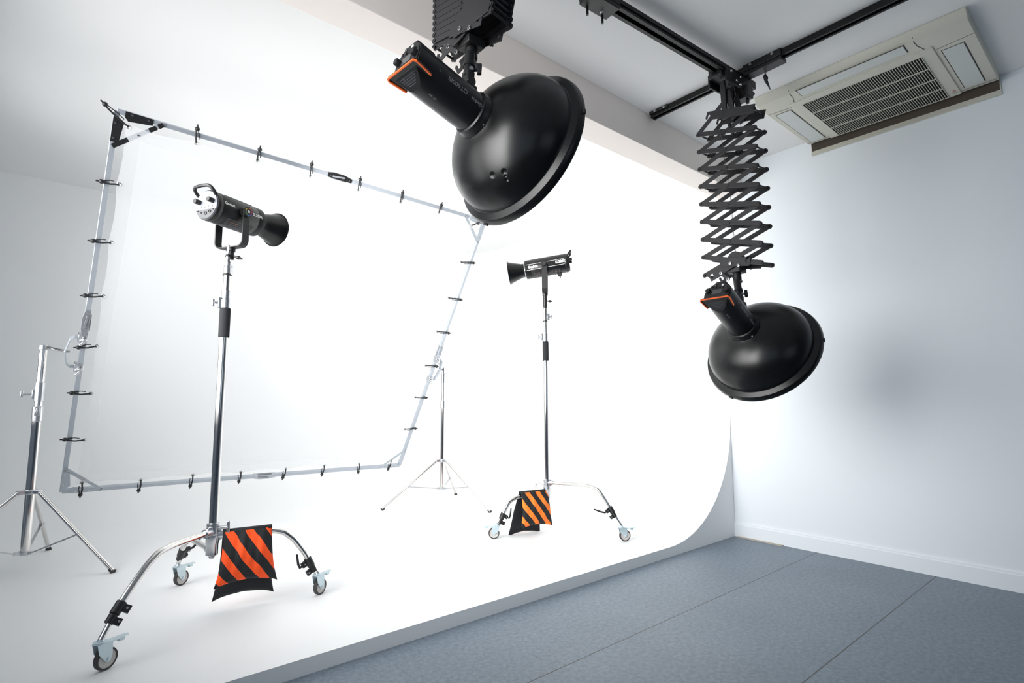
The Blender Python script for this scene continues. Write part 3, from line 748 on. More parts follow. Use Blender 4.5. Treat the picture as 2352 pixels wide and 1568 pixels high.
# ------------------------------------------------------------------ rolling stands
def rolling_stand(label, P, legs, tubes, hub, tbar_dir):
    root = thing('rolling_light_stand', label, 'light stand', at(P[0], P[1], ZP))
    Z = lambda z: V((0, 0, z - ZP))
    for name, z0, z1, r, m_ in tubes:
        b = MB(); h = z1 - z0; e = min(0.003, h / 4)
        b.lathe([(r - e, 0), (r, e), (r, h - e), (r - e, h)], Z(z0), (0, 0, 1), 28, True, True); b.build(name, m_, root)
    # cast hub: sleeve, leg sockets, T-handle
    b = MB(); zt, zb_ = hub
    b.lathe([(0.020, 0), (0.025, 0.004), (0.025, 0.05), (0.0275, 0.054), (0.0275, 0.09), (0.024, 0.094), (0.024, zt - zb_ - 0.016), (0.0265, zt - zb_ - 0.014), (0.0265, zt - zb_ - 0.002), (0.02, zt - zb_)], Z(zb_), (0, 0, 1), 28, True, True)
    b.sphere(Z(zb_ - 0.004), 0.013)
    for (dirv, pts, cz) in [(l['dir'], l['pts'], l['pts'][0][1]) for l in legs]:
        d = V((dirv[0], dirv[1], 0)).normalized(); b.cyl(Z(cz) + d * 0.0, Z(cz) + d * 0.05, 0.0185, n=20)
        b.cyl(Z(cz - 0.022) + d * 0.02, Z(cz + 0.022) + d * 0.02, 0.014, n=14)
    hubo = b.build('hub', M_steel, root)
    td = V(tbar_dir).normalized(); K = Z(zt - 0.025)
    b = MB(); b.cyl(K + td * 0.02, K + td * 0.062, 0.0085, n=14); b.obox(K + td * 0.062 - V((0, 0, 0.026)), K + td * 0.062 + V((0, 0, 0.026)), 0.009, 0.014, td); b.build('t_handle', M_steel, root, 0.003)
    for l in legs:
        d = V((l['dir'][0], l['dir'][1], 0)).normalized(); pts = [d * r + Z(z) for r, z in l['pts']]
        # smooth the bend
        sm = [pts[0]]
        for i in range(1, len(pts) - 1):
            sm += [pts[i] * 0.75 + pts[i - 1] * 0.25, pts[i] * 0.9 + (pts[i - 1] + pts[i + 1]) * 0.05, pts[i] * 0.75 + pts[i + 1] * 0.25]
        sm.append(pts[-1])
        b = MB(); b.tube(sm, 0.0127, 16); leg = b.build('leg', M_chrome, root)
        # inner extension tube and its black clamp
        dirl = (pts[-1] - pts[-2]).normalized(); e0 = pts[-1]
        S = d * l['swivel'][0] + Z(l['swivel'][1])
        b = MB(); b.cyl(e0 - dirl * 0.02, S, 0.0098, n=14); b.build('leg_extension', M_chrome, leg)
        sv = dirl.cross(V((0, 0, 1))).normalized() * l['flip']; up = sv.cross(dirl)
        fwd_ = V(l['ear']).normalized(); fwd_ = (fwd_ - dirl * fwd_.dot(dirl)).normalized()
        q = dirl.cross(fwd_)
        R3 = Matrix((dirl, fwd_, q)).transposed()
        b = MB(); b.cyl(e0 - dirl * 0.045, e0 + dirl * 0.0, 0.0175, n=18); b.cyl(e0 + dirl * 0.0, e0 + dirl * 0.032, 0.0145, n=18)
        b.box(e0 - dirl * 0.028 + fwd_ * 0.024, (0.026, 0.03, 0.018), R3); b.box(e0 + dirl * 0.018 + fwd_ * 0.022, (0.024, 0.028, 0.016), R3)
        b.build('leg_clamp', M_plastic, leg, 0.002)
        for k_ in (-0.028, 0.018):
            b = MB(); cdir = -q if (-q).dot(V((0.0 - P[0], 0.0 - P[1], 0.94))) > 0 else q
            b.lathe([(0.005, 0), (0.004, 0.003), (0, 0.003)], e0 + dirl * k_ + fwd_ * 0.028 + cdir * 0.009, cdir, 10); b.build('clamp_bolt', M_bolt, leg)
        if l['lever']:
            lv = V(l['lever']).normalized(); c = e0 - dirl * 0.028 + fwd_ * 0.03
            b = MB(); b.tube([c, c + fwd_ * 0.022, c + fwd_ * 0.028 + lv * 0.02, c + fwd_ * 0.03 + lv * 0.07], [0.006, 0.006, 0.006, 0.0045], 10); b.build('clamp_lever', M_plastic, leg)
        # caster
        t_ = V((l['roll'][0], l['roll'][1], 0)).normalized(); a_ = t_.cross(V((0, 0, 1)))
        wc = S + t_ * 0.022; wc.z = 0.0375
        b = MB(); b.lathe([(0, 0.012), (0.008, 0.012), (0.012, 0.004), (0.021, 0.003), (0.021, -0.001), (0.019, -0.004), (0.0, -0.004)], S + V((0, 0, -0.008)), (0, 0, 1), 24)
        zt_ = S.z - 0.012
        for sg in (-1, 1):
            o_ = wc + a_ * (sg * 0.0145)
            poly = [(-0.040, zt_ - wc.z), (0.012, zt_ - wc.z), (0.013, 0.012), (0.007, -0.007), (-0.004, -0.010), (-0.014, 0.0), (-0.032, zt_ - wc.z - 0.035)]
            b.prism(poly, 0.0025, frame4(o_, t_, V((0, 0, 1)), t_.cross(V((0, 0, 1)))))
            b.cyl(o_ - a_ * 0.003, o_ + a_ * 0.003 + a_ * sg * 0.002, 0.006, n=12)
        b.box(V((wc.x, wc.y, zt_)) - t_ * 0.014, (0.052, 0.031, 0.003), Matrix((t_, -a_, V((0, 0, 1)))).transposed())
        cas = b.build('caster_fork', M_zinc, root, 0.0006)
        b = MB(); pz = V((wc.x, wc.y, zt_ - 0.003))
        b.prism([(-0.006, 0.017), (0.055, 0.011), (0.062, 0.0), (0.055, -0.011), (-0.006, -0.017)], 0.003, frame4(pz + t_ * 0.016, t_, -a_, V((0, 0, 1))))
        b.box(pz + t_ * 0.05 + V((0, 0, -0.008)), (0.02, 0.016, 0.012), Matrix((t_, -a_, V((0, 0, 1)))).transposed()); b.build('brake_pedal', M_zinc, cas, 0.001)
        b = MB(); b.lathe([(0.031, -0.0105), (0.0355, -0.0105), (0.0375, -0.007), (0.0375, 0.007), (0.0355, 0.0105), (0.031, 0.0105)], wc, a_, 40); b.lathe([(0.031, -0.0105), (0.030, -0.008), (0.030, 0.008), (0.031, 0.0105)], wc, a_, 40)
        wh = b.build('wheel', M_rubber, cas)
        b = MB(); b.lathe([(0.031, -0.0085), (0.029, -0.0095), (0.027, -0.0085), (0.006, -0.0095), (0.006, 0.0095), (0.027, 0.0085), (0.029, 0.0095), (0.031, 0.0085)], wc, a_, 36, True, True); b.build('wheel_centre', M_wheel, cas)
    return root

def dirto(P, W): return (W[0] - P[0], W[1] - P[1])
PA = (0.565, 2.773)
rollA = (0.86, 0.51)
tubesA = [('column', 0.43, 1.30, 0.0185, M_chrome), ('grip', 1.294, 1.432, 0.0235, M_foam), ('collar', 1.43, 1.475, 0.0215, M_steel), ('collar', 1.475, 1.518, 0.019, M_steel),
          ('column', 1.515, 1.592, 0.0145, M_chrome), ('collar', 1.588, 1.594, 0.0195, M_plastic), ('collar', 1.594, 1.63, 0.0165, M_steel), ('collar', 1.63, 1.655, 0.0155, M_steel), ('column', 1.65, 1.682, 0.011, M_chrome), ('collar', 1.678, 1.683, 0.014, M_plastic), ('collar', 1.683, 1.69, 0.011, M_plastic), ('spigot', 1.69, 1.735, 0.0075, M_chrome)]
stA = rolling_stand('near chrome light stand on three wheels, with a black foam grip', PA, [
    dict(dir=dirto(PA, (0.187, 2.471)), pts=[(0.0, 0.418), (0.21, 0.416), (0.288, 0.405), (0.338, 0.372), (0.405, 0.307), (0.467, 0.237)], swivel=(0.512, 0.168), roll=rollA, flip=1, ear=(0.95, 0.1, 0.2), lever=None),
    dict(dir=dirto(PA, (0.524, 3.245)), pts=[(0.0, 0.335), (0.30, 0.331), (0.385, 0.312), (0.43, 0.285), (0.488, 0.222)], swivel=(0.525, 0.168), roll=rollA, flip=1, ear=(0.95, 0.3, 0.1), lever=(0.55, 0.1, 0.8)),
    dict(dir=dirto(PA, (1.047, 2.697)), pts=[(0.0, 0.402), (0.24, 0.394), (0.297, 0.380), (0.346, 0.338), (0.396, 0.268), (0.429, 0.205)], swivel=(0.458, 0.168), roll=rollA, flip=1, ear=(-0.8, -0.2, -0.35), lever=(-0.15, 0.0, 1.0)),
], tubesA, (0.457, 0.315), (0.90, -0.42, 0.05))
PB = (2.752, 2.903)
tubesB = [('column', 0.40, 1.30, 0.0175, M_chrome), ('grip', 1.291, 1.435, 0.0225, M_foam), ('collar', 1.433, 1.50, 0.0205, M_steel), ('column', 1.49, 1.588, 0.0135, M_chrome),
          ('collar', 1.584, 1.589, 0.018, M_plastic), ('column', 1.589, 1.688, 0.0152, M_chrome), ('collar', 1.688, 1.693, 0.0155, M_plastic), ('collar', 1.693, 1.702, 0.010, M_plastic), ('spigot', 1.70, 1.765, 0.0075, M_chrome)]
stB = rolling_stand('chrome light stand on wheels deeper in the cove, under the light with white side lines', PB, [
    dict(dir=dirto(PB, (2.322, 2.988)), pts=[(0.0, 0.335), (0.24, 0.326), (0.31, 0.297), (0.352, 0.233), (0.375, 0.185)], swivel=(0.405, 0.158), roll=(-0.8, 0.6), flip=1, ear=(0.75, -0.3, 0.0), lever=(0.2, 0.1, 1.0)),
    dict(dir=dirto(PB, (2.96, 2.354)), pts=[(0.0, 0.406), (0.31, 0.408), (0.39, 0.388), (0.435, 0.33), (0.495, 0.238)], swivel=(0.552, 0.160), roll=(0.75, -0.45), flip=1, ear=(-0.75, 0.25, -0.2), lever=(-0.6, 0.55, 0.3)),
    dict(dir=(0.50, 0.86), pts=[(0.0, 0.37), (0.28, 0.367), (0.36, 0.347), (0.40, 0.30), (0.44, 0.225)], swivel=(0.472, 0.160), roll=(0.8, 0.2), flip=1, ear=(-0.7, 0.5, 0.0), lever=None),
], tubesB, (0.428, 0.285), (0.55, 0.75, 0.1))
def side_knob(root, P, z, d, name='collar_knob', m_=None, L=0.05):
    d = V(d).normalized(); c = V((0, 0, z - ZP))
    b = MB(); b.box(c + d * 0.022, (0.02, 0.022, 0.05), Matrix((d, d.cross(V((0, 0, 1))) * -1, V((0, 0, 1)))).transposed()); b.cyl(c + d * 0.03, c + d * L, 0.005, n=10)
    b.obox(c + d * L - V((0, 0, 0.017)), c + d * L + V((0, 0, 0.017)), 0.006, 0.012, d); b.build(name, m_ or M_steel, root, 0.002)
side_knob(stB, PB, 1.468, (-0.7675, 0.641, 0)); side_knob(stB, PB, 1.62, (0.7675, -0.641, 0))
side_knob(stA, PA, 1.455, (-0.998, 0.07, 0)); side_knob(stA, PA, 1.62, (0.7, 0.70, 0), L=0.036)

# ------------------------------------------------------------------ sandbags
def stripe_material(name, fx, fz, freq, phase, col, bend):
    m = bpy.data.materials.new(name); m.use_nodes = True; nt = m.node_tree; N, L = nt.nodes, nt.links
    b = N['Principled BSDF']; b.inputs['Roughness'].default_value = 0.8
    tc = N.new('ShaderNodeTexCoord'); sep = N.new('ShaderNodeSeparateXYZ'); L.new(tc.outputs['Object'], sep.inputs[0])
    def mth(op, a, c):
        n = N.new('ShaderNodeMath'); n.operation = op
        for i, v_ in enumerate((a, c)):
            if v_ is None: continue
            if isinstance(v_, (int, float)): n.inputs[i].default_value = v_
            else: L.new(v_, n.inputs[i])
        return n.outputs[0]
    zz = mth('MULTIPLY', sep.outputs['Z'], sep.outputs['Z'])
    s_ = mth('ADD', mth('MULTIPLY', sep.outputs['X'], fx), mth('MULTIPLY', sep.outputs['Z'], fz))
    s_ = mth('ADD', s_, mth('MULTIPLY', zz, bend))
    nz = N.new('ShaderNodeTexNoise'); nz.inputs['Scale'].default_value = 9; L.new(tc.outputs['Object'], nz.inputs['Vector'])
    s_ = mth('ADD', s_, mth('MULTIPLY', nz.outputs['Fac'], 0.02))
    f = mth('FRACT', mth('ADD', mth('MULTIPLY', s_, freq), phase), None)
    lt = mth('LESS_THAN', f, 0.46)
    mx = N.new('ShaderNodeMix'); mx.data_type = 'RGBA'; L.new(lt, mx.inputs[0])
    mx.inputs[6].default_value = rgb(22, 23, 27); mx.inputs[7].default_value = col
    L.new(mx.outputs[2], b.inputs['Base Color'])
    n2 = N.new('ShaderNodeTexNoise'); n2.inputs['Scale'].default_value = 260; L.new(tc.outputs['Object'], n2.inputs['Vector'])
    bp = N.new('ShaderNodeBump'); bp.inputs['Strength'].default_value = 0.2; bp.inputs['Distance'].default_value = 0.001
    L.new(n2.outputs['Fac'], bp.inputs['Height']); L.new(bp.outputs['Normal'], b.inputs['Normal'])
    return m

def sandbag(label, o, xdir, x0, x1, ztop, zf, zbk, flare, mats, near=1, back_shift=0.0):
    """saddle bag over a leg: local x along the leg, local -y toward the viewer"""
    xd = V((xdir[0], xdir[1], 0)).normalized(); yd = V((-xd.y, xd.x, 0))
    if yd.dot(V((o[0], o[1], 0))) < 0: yd = -yd            # yd points away from the camera
    xd2 = xd if xd.cross(yd).z > 0 else -xd
    root = thing('sandbag', label, 'sandbag', frame4((o[0], o[1], ztop), xd2, yd, (0, 0, 1)))
    sgn = 1 if xd2 == xd else -1
    lo, hi = sorted((sgn * x0, sgn * x1))
    def pouch(ysign, zlow, out_mat, shift):
        nx, nz = 22, 20; vs = []; fs = []; H = ztop - zlow
        def P(i, j, side):
            u = i / nx; v = j / nz
            wv = lo + (hi - lo) * u
            fl = flare * (v ** 3) * (u - 0.5) * 2
            pinch = (4 * u * (1 - u)) ** 0.55 * (math.sin(PI * min(1, v * 0.93 + 0.07)) ** 0.6)
            th = 0.030 * pinch * (0.45 + 0.75 * v)
            wr = 0.0055 * math.sin(u * 17 + v * 2.5) * (1 - v) * pinch + 0.003 * math.sin(u * 31 + v * 7) * pinch
            yb = ysign * (0.016 + 0.030 * min(1, v * 2.2))
            x = wv + fl + shift * v
            z = -H * v - 0.012 * v * v * (1 - 2 * abs(u - 0.5)) * -1 - 0.010 * (u - 0.5) * v * 2 * 0
            z += -0.014 * (v ** 6) * (abs(u - 0.5) * 2) ** 4
            y = yb + (ysign * (th + wr) if side > 0 else -ysign * min(th, 0.02) * 0.8)
            return V((x, y, z))
        b = MB()
        for side, mi in ((1, 0), (-1, 1)):
            b.mi = mi
            vs = [P(i, j, side) for j in range(nz + 1) for i in range(nx + 1)]
            fs = [(j * (nx + 1) + i, j * (nx + 1) + i + 1, (j + 1) * (nx + 1) + i + 1, (j + 1) * (nx + 1) + i) for j in range(nz) for i in range(nx)]
            b.add(vs, fs)
        bmesh.ops.remove_doubles(b.bm, verts=b.bm.verts, dist=5e-4)
        return b.build('pouch', [out_mat, M_nylon], root, sharp=180)
    pouch(-1, zf, mats[0], 0.0); pouch(1, zbk, mats[1], back_shift)
    # webbing bridge over the leg joining both pouches
    b = MB(); n = 10; vs = []
    for i in range(n + 1):
        a = PI * i / n; y = -0.02 * math.cos(a); z = -0.004 + 0.013 * math.sin(a)
        for xx in (lo, hi): vs.append(V((xx, y, z)))
    b.add(vs, [(2 * i, 2 * i + 1, 2 * i + 3, 2 * i + 2) for i in range(n)])
    br = b.build('bridge_strap', M_nylon, root); so = br.modifiers.new('thick', 'SOLIDIFY'); so.thickness = 0.004
    return root
dC = V((1.047 - PA[0], 2.697 - PA[1], 0)).normalized()
MS1 = stripe_material('orange_and_black_stripes', 0.76, 0.42, 15.5, 0.30, rgb(255, 84, 22), -0.5)
sandbag('orange and black striped sandbag over a leg of the near wheeled stand', (PA[0], PA[1]), dC, 0.04, 0.243, 0.413, 0.192, 0.112, 0.028, (MS1, MS1))
dL = V((2.322 - PB[0], 2.988 - PB[1], 0)).normalized()
MS2 = stripe_material('light_orange_and_black_stripes', 0.76, 0.42, 15.5, 0.2, rgb(255, 128, 40), -0.5)
sandbag('orange and black striped sandbag over the far stand\'s left leg, beneath the white-lined light', (PB[0], PB[1]), dL, 0.005, 0.225, 0.352, 0.122, 0.062, 0.022, (MS2, MS2), back_shift=-0.05)

# ------------------------------------------------------------------ diffusion frame
FO = V((1.288, 3.926, 1.438)); e1 = V((0.999, 0.039, -0.014)).normalized(); e2 = V((-0.032, 0.509, -0.86)); e2 = (e2 - e1 * e2.dot(e1)).normalized(); nf = e1.cross(e2)
FR = frame4(FO, e1, e2, nf)
fr = thing('butterfly_frame', 'large tilted square aluminium frame held between the two tripod stands', 'diffusion frame', FR)
HW, HH, TB = 1.205, 1.181, 0.025
for (p, q, nm) in (((-HW, -HH, 0), (HW, -HH, 0), 'frame_tube'), ((-HW, HH, 0), (HW, HH, 0), 'frame_tube'), ((-HW, -HH, 0), (-HW, HH, 0), 'frame_tube'), ((HW, -HH, 0), (HW, HH, 0), 'frame_tube')):
    b = MB(); b.obox(p, q, TB, TB, (0, 0, 1)); b.build(nm, M_alu, fr, 0.002)
for sx in (-1, 1):
    for sy in (-1, 1):
        dark = M_black if (sx < 0 and sy < 0) else M_alu
        b = MB(); cx, cy = sx * HW, sy * HH; zf_ = -0.0145
        def fl(poly): return [(cx - sx * x, cy - sy * y) for x, y in poly]
        b.prism(fl([(-0.012, 0.028), (0.012, 0.028), (0.036, 0.045), (0.024, 0.155), (-0.012, 0.155)]), 0.003, at(0, 0, zf_))
        b.prism(fl([(0.034, -0.012), (0.155, -0.012), (0.155, 0.022), (0.05, 0.036), (0.034, 0.018)]), 0.003, at(0, 0, zf_))
        br = b.build('corner_bracket', dark, fr, 0.001)
        for x, y in ((0.0, 0.06), (0.0, 0.135), (0.065, 0.0), (0.135, 0.0)):
            m = MB(); m.lathe([(0.006, 0), (0.005, 0.003), (0, 0.0035)], (cx - sx * x, cy - sy * y, zf_ - 0.0015), (0, 0, -1), 10); m.build('rivet', M_bolt, br)
        # folding diagonal brace in two halves
        p = V((cx, cy - sy * 0.178, zf_ + 0.0)); q = V((cx - sx * 0.20, cy, zf_)); mid = (p + q) / 2
        b = MB(); b.obox(p, mid + (q - p) * 0.02, 0.022, 0.003, (0, 0, 1)); b.cyl(p + V((0, 0, -0.0015)), p + V((0, 0, 0.0015)), 0.012, n=18); b.obox(mid, q, 0.019, 0.003, (0, 0, 1)); b.cyl(q + V((0, 0, -0.0015)), q + V((0, 0, 0.0015)), 0.0105, n=18)
        bo = b.build('corner_brace', M_alu, fr)
        if dark is M_black:
            for (s0, s1) in ((0.0, 0.30), (0.72, 0.86), (0.90, 1.0)):
                m = MB(); m.obox(p + (q - p) * s0 + V((0, 0, -0.002)), p + (q - p) * s1 + V((0, 0, -0.002)), 0.023, 0.002, (0, 0, 1)); m.build('brace_tip', M_black, bo)
        for e in (p, q, mid):
            m = MB(); m.lathe([(0.005, 0), (0.004, 0.003), (0, 0.0035)], e + V((0, 0, -0.0025)), (0, 0, -1), 10); m.build('rivet', M_bolt, bo)
# hinged latches half-way along every side
for (c, ax, m_) in (((-0.02, -HH, 0), 0, M_black), ((0.01, HH, 0), 0, M_alu), ((-HW, 0.01, 0), 1, M_hinge), ((HW, -0.005, 0), 1, M_alu)):
    A = V((1, 0, 0)) if ax == 0 else V((0, 1, 0)); Bv = V((0, 1, 0)) if ax == 0 else V((1, 0, 0)); out = -1 if (c[1] < 0 if ax == 0 else c[0] < 0) else 1
    b = MB(); b.prism([(-0.082, -0.014), (0.082, -0.014), (0.082, 0.012), (0.035, 0.022), (-0.035, 0.022), (-0.082, 0.012)], 0.031, frame4(c, A, Bv * out, A.cross(Bv * out)))
    h = b.build('hinge_latch', m_, fr, 0.001)
    b = MB(); b.obox(V(c) + A * -0.05 + V((0, 0, -0.0185)) - Bv * out * 0.002, V(c) + A * 0.03 + V((0, 0, -0.020)) + Bv * out * 0.008, 0.010, 0.004, (0, 0, 1)); b.obox(V(c) - A * 0.05 - Bv * out * 0.018, V(c) + A * 0.05 - Bv * out * 0.018, 0.014, 0.004, Bv); b.build('latch_lever', M_hinge, h, 0.001)
    for s_ in (-0.065, -0.02, 0.02, 0.065):
        m = MB(); m.lathe([(0.005, 0), (0.004, 0.003), (0, 0.0035)], V(c) + A * s_ + V((0, 0, -0.0155)), (0, 0, -1), 10); m.build('rivet', M_bolt, h)

TOP = [((-0.851, -1.213), (-0.845, -1.138)), ((-0.524, -1.206), (-0.525, -1.14)), ((-0.216, -1.212), (-0.208, -1.136)), ((0.112, -1.209), (0.118, -1.136)), ((0.436, -1.206), (0.44, -1.14)), ((0.768, -1.204), (0.766, -1.145))]
LEFT = [((-1.228, -0.81), (-1.154, -0.816)), ((-1.228, -0.482), (-1.151, -0.491)), ((-1.228, -0.161), (-1.149, -0.171)), ((-1.225, 0.161), (-1.145, 0.145)), ((-1.226, 0.462), (-1.138, 0.463)), ((-1.228, 0.785), (-1.133, 0.791))]
BOT = [((-1.112, 1.208), (-1.113, 1.113)), ((-0.801, 1.211), (-0.8, 1.125)), ((-0.494, 1.209), (-0.493, 1.115)), ((-0.172, 1.205), (-0.175, 1.117)), ((0.152, 1.203), (0.156, 1.118)), ((0.47, 1.203), (0.467, 1.114)), ((0.797, 1.206), (0.781, 1.121)), ((1.09, 1.202), (1.09, 1.113))]
RIGHT = [((1.227, -0.831), (1.108, -0.815)), ((1.226, -0.5), (1.108, -0.499)), ((1.226, -0.188), (1.106, -0.19)), ((1.222, 0.137), (1.108, 0.134)), ((1.226, 0.452), (1.112, 0.449)), ((1.228, 0.775), (1.118, 0.778))]
CORN = [((-1.256, -1.196), (-1.150, -1.120)), ((1.215, -1.20), (1.094, -1.125))]

# the cloth: sheer panel with a folded hem that scallops between its grommets, plus the grommets
def cloth():
    root = thing('diffusion_cloth', 'sheer white square cloth stretched inside the tilted aluminium frame', 'diffusion cloth', FR)
    ring_pts = []
    ZS = -0.016
    cor = [V((-1.155, -1.125)), V((1.105, -1.125)), V((1.105, 1.110)), V((-1.138, 1.110))]
    sides = [[V(q) for _, q in TOP], [V(q) for _, q in RIGHT], [V(q) for _, q in reversed(BOT)], [V(q) for _, q in reversed(LEFT)]]
    outline = []; inn = [V((0, 1)), V((-1, 0)), V((0, -1)), V((1, 0))]
    for k in range(4):
        nodes = [cor[k]] + sides[k] + [cor[(k + 1) % 4]]
        for a, b_ in zip(nodes, nodes[1:]):
            L = (b_ - a).length; dip = min(0.02, 0.02 * L / 0.3) * (1.0 if k % 2 == 0 else 0.55)
            m = 10
            for i in range(m):
                t_ = i / m; outline.append((a.lerp(b_, t_) + inn[k] * (dip * math.sin(PI * t_) ** 0.8 - 0.012 + 0.0), inn[k]))
    n = len(outline)
    hemw = 0.05
    def inset(p): return V((max(-1.155 + hemw + 0.012, min(1.105 - hemw - 0.01, p.x)), max(-1.125 + hemw + 0.012, min(1.110 - hemw - 0.01, p.y))))
    ins = [p + d * hemw for p, d in outline]
    # pull the inset points at corners in from both sides
    ins = [inset(p) for p in ins]
    b = MB(); vs = [V((p.x, p.y, ZS)) for p, _ in outline] + [V((q.x, q.y, ZS - 0.001)) for q in ins]
    b.add(vs, [(i, (i + 1) % n, n + (i + 1) % n, n + i) for i in range(n)]); hem = b.build('hem', M_hem, root, recalc=False)
    b = MB(); b.add([V((q.x, q.y, ZS - 0.001)) for q in ins], [tuple(range(n))])
    bmesh.ops.triangulate(b.bm, faces=b.bm.faces[:]); b.build('panel', M_cloth, root, recalc=False)
    for q in [x for sd in sides for x in sd] + [V(CORN[0][1]), V(CORN[1][1])]:
        b = MB(); b.torus((q.x, q.y, ZS - 0.002), 0.0085, 0.0028, (0, 0, 1), 18, 6); b.build('grommet', M_bolt, root)
    return root
cloth()

def bungee(label, ball, ring):
    p, q = V((*ball, -0.018)), V((*ring, -0.02)); d = (q - p).normalized(); sd = V((-d.y, d.x, 0))
    root = thing('ball_bungee', label, 'bungee cord', FR @ Matrix.Translation(p), 'ball bungees round the diffusion frame')
    Pq = q - p
    b = MB(); b.sphere((0, 0, 0), 0.0125, 14); b.lathe([(0.0045, 0), (0.004, 0.014), (0, 0.016)], -d * 0.009, -d, 8); b.build('ball', M_plastic, root)
    b = MB(); b.tube([sd * 0.004, Pq * 0.5 + sd * 0.0055 + V((0, 0, -0.004)), Pq + sd * 0.0], 0.0046, 8); b.tube([sd * -0.004, Pq * 0.45 - sd * 0.012 + V((0, 0, 0.004)), Pq * 0.72 - sd * 0.012], 0.0024, 8); b.build('cord', M_plastic, root)
    return root
ordn = ['first', 'second', 'third', 'fourth', 'fifth', 'sixth', 'seventh', 'eighth']
for i, (p, q) in enumerate(TOP): bungee(f'black ball bungee, {ordn[i]} from the left on the diffusion frame\'s top tube', p, q)
for i, (p, q) in enumerate(LEFT): bungee(f'black ball bungee, {ordn[i]} from the top on the diffusion frame\'s left tube', p, q)
for i, (p, q) in enumerate(BOT): bungee(f'black ball bungee, {ordn[i]} from the left on the diffusion frame\'s bottom tube', p, q)
for i, (p, q) in enumerate(RIGHT): bungee(f'black ball bungee, {ordn[i]} from the top on the diffusion frame\'s right tube', p, q)
bungee('black ball bungee stretched across the dark upper left corner of the diffusion frame', *CORN[0])
bungee('black ball bungee at the frame corner peeking out under the near beauty dish', *CORN[1])

# ------------------------------------------------------------------ tripod stands that hold the frame
def tripod(label, P, top, zcol, zlow, feet, joint, segs, knobs, lr=0.0105):
    root = thing('tripod_stand', label, 'tripod stand', at(P[0], P[1], ZP))
    Z = lambda z: V((0, 0, z - ZP))
    for nm, z0, z1, r, m_ in segs:
        h = z1 - z0; e = min(0.003, h / 4)
        b = MB(); b.lathe([(r - e, 0), (r, e), (r, h - e), (r - e, h)], Z(z0), (0, 0, 1), 28, True, True); b.build(nm, m_, root)
    b = MB(); b.lathe([(0.028, 0), (0.032, 0.004), (0.032, 0.022), (0.028, 0.026)], Z(zcol - 0.013), (0, 0, 1), 28, True, True)
    for f_ in feet:
        d = V((f_[0] - P[0], f_[1] - P[1], 0)).normalized(); b.obox(Z(zcol) + d * 0.02, Z(zcol) + d * 0.058, 0.03, 0.02)
    b.build('leg_collar', M_steel, root, 0.002)
    b = MB(); b.lathe([(0.024, 0), (0.028, 0.004), (0.028, 0.02), (0.024, 0.024)], Z(zlow - 0.012), (0, 0, 1), 28, True, True)
    for f_ in feet:
        d = V((f_[0] - P[0], f_[1] - P[1], 0)).normalized(); b.obox(Z(zlow) + d * 0.02, Z(zlow) + d * 0.048, 0.022, 0.016)
    b.build('brace_collar', M_steel, root, 0.002)
    for f_ in feet:
        F = V((f_[0] - P[0], f_[1] - P[1], 0.0)); d = F.normalized(); a = Z(zcol) + d * 0.05
        J = d * joint[0] + Z(joint[1]); F0 = F - d * 0.004 + V((0, 0, 0.008))
        tt = (joint[0] - 0.05) / (F.length - 0.05); J = a.lerp(F0, tt)
        b = MB(); b.cyl(a, F0, lr, n=16); leg = b.build('leg', M_chrome, root)
        b = MB(); b.lathe([(0.013, 0), (0.016, 0.003), (0.016, 0.007), (lr + 0.001, 0.014), (lr + 0.001, 0.03)], F0 - (F0 - a).normalized() * -0.004 + V((0, 0, -0.004)) , (a - F0).normalized(), 18, True, True); b.build('rubber_foot', M_rubber, leg)
        b = MB(); b.obox(Z(zlow) + d * 0.042, J, 0.014, 0.007, (0, 0, 1)); b.cyl(J - d.cross(V((0, 0, 1))) * 0.014, J + d.cross(V((0, 0, 1))) * 0.014, 0.007, n=10); b.build('brace', M_steel, root)
    for z, dv, L in knobs:
        side_knob(root, P, z, dv, 'clamp_knob', M_steel, L)
    return root
PC = (-0.0948, 4.12); PD = (2.693, 4.213)
tripod('chrome tripod stand at the left edge, holding the frame\'s left side', PC, 1.319, 0.495, 0.165, [(0.291, 3.776), (0.007, 4.624), (-0.585, 3.97)], (0.30, 0.242),
       [('column', 0.15, 0.90, 0.0225, M_chrome), ('collar', 0.885, 0.975, 0.026, M_steel), ('column', 0.95, 1.01, 0.019, M_chrome), ('collar', 1.0, 1.11, 0.0225, M_steel), ('column', 1.09, 1.305, 0.0185, M_chrome), ('collar', 1.295, 1.325, 0.021, M_steel)],
       [(1.04, (-1, 0.05, 0), 0.075), (0.945, (-0.1, -1, 0), 0.05)], lr=0.0115)
tripod('slim chrome tripod stand behind the frame\'s right side, deep in the cove', PD, 1.296, 0.457, 0.215, [(2.183, 4.371), (2.842, 3.687), (3.102, 4.595)], (0.313, 0.232),
       [('column', 0.2, 0.93, 0.0205, M_chrome), ('collar', 0.925, 0.995, 0.0245, M_steel), ('column', 0.98, 1.17, 0.0165, M_chrome), ('collar', 1.155, 1.25, 0.019, M_steel), ('column', 1.24, 1.30, 0.0165, M_chrome)],
       [(1.225, (0.7675, -0.641, 0), 0.06), (0.965, (-0.7675, 0.641, 0), 0.05)])

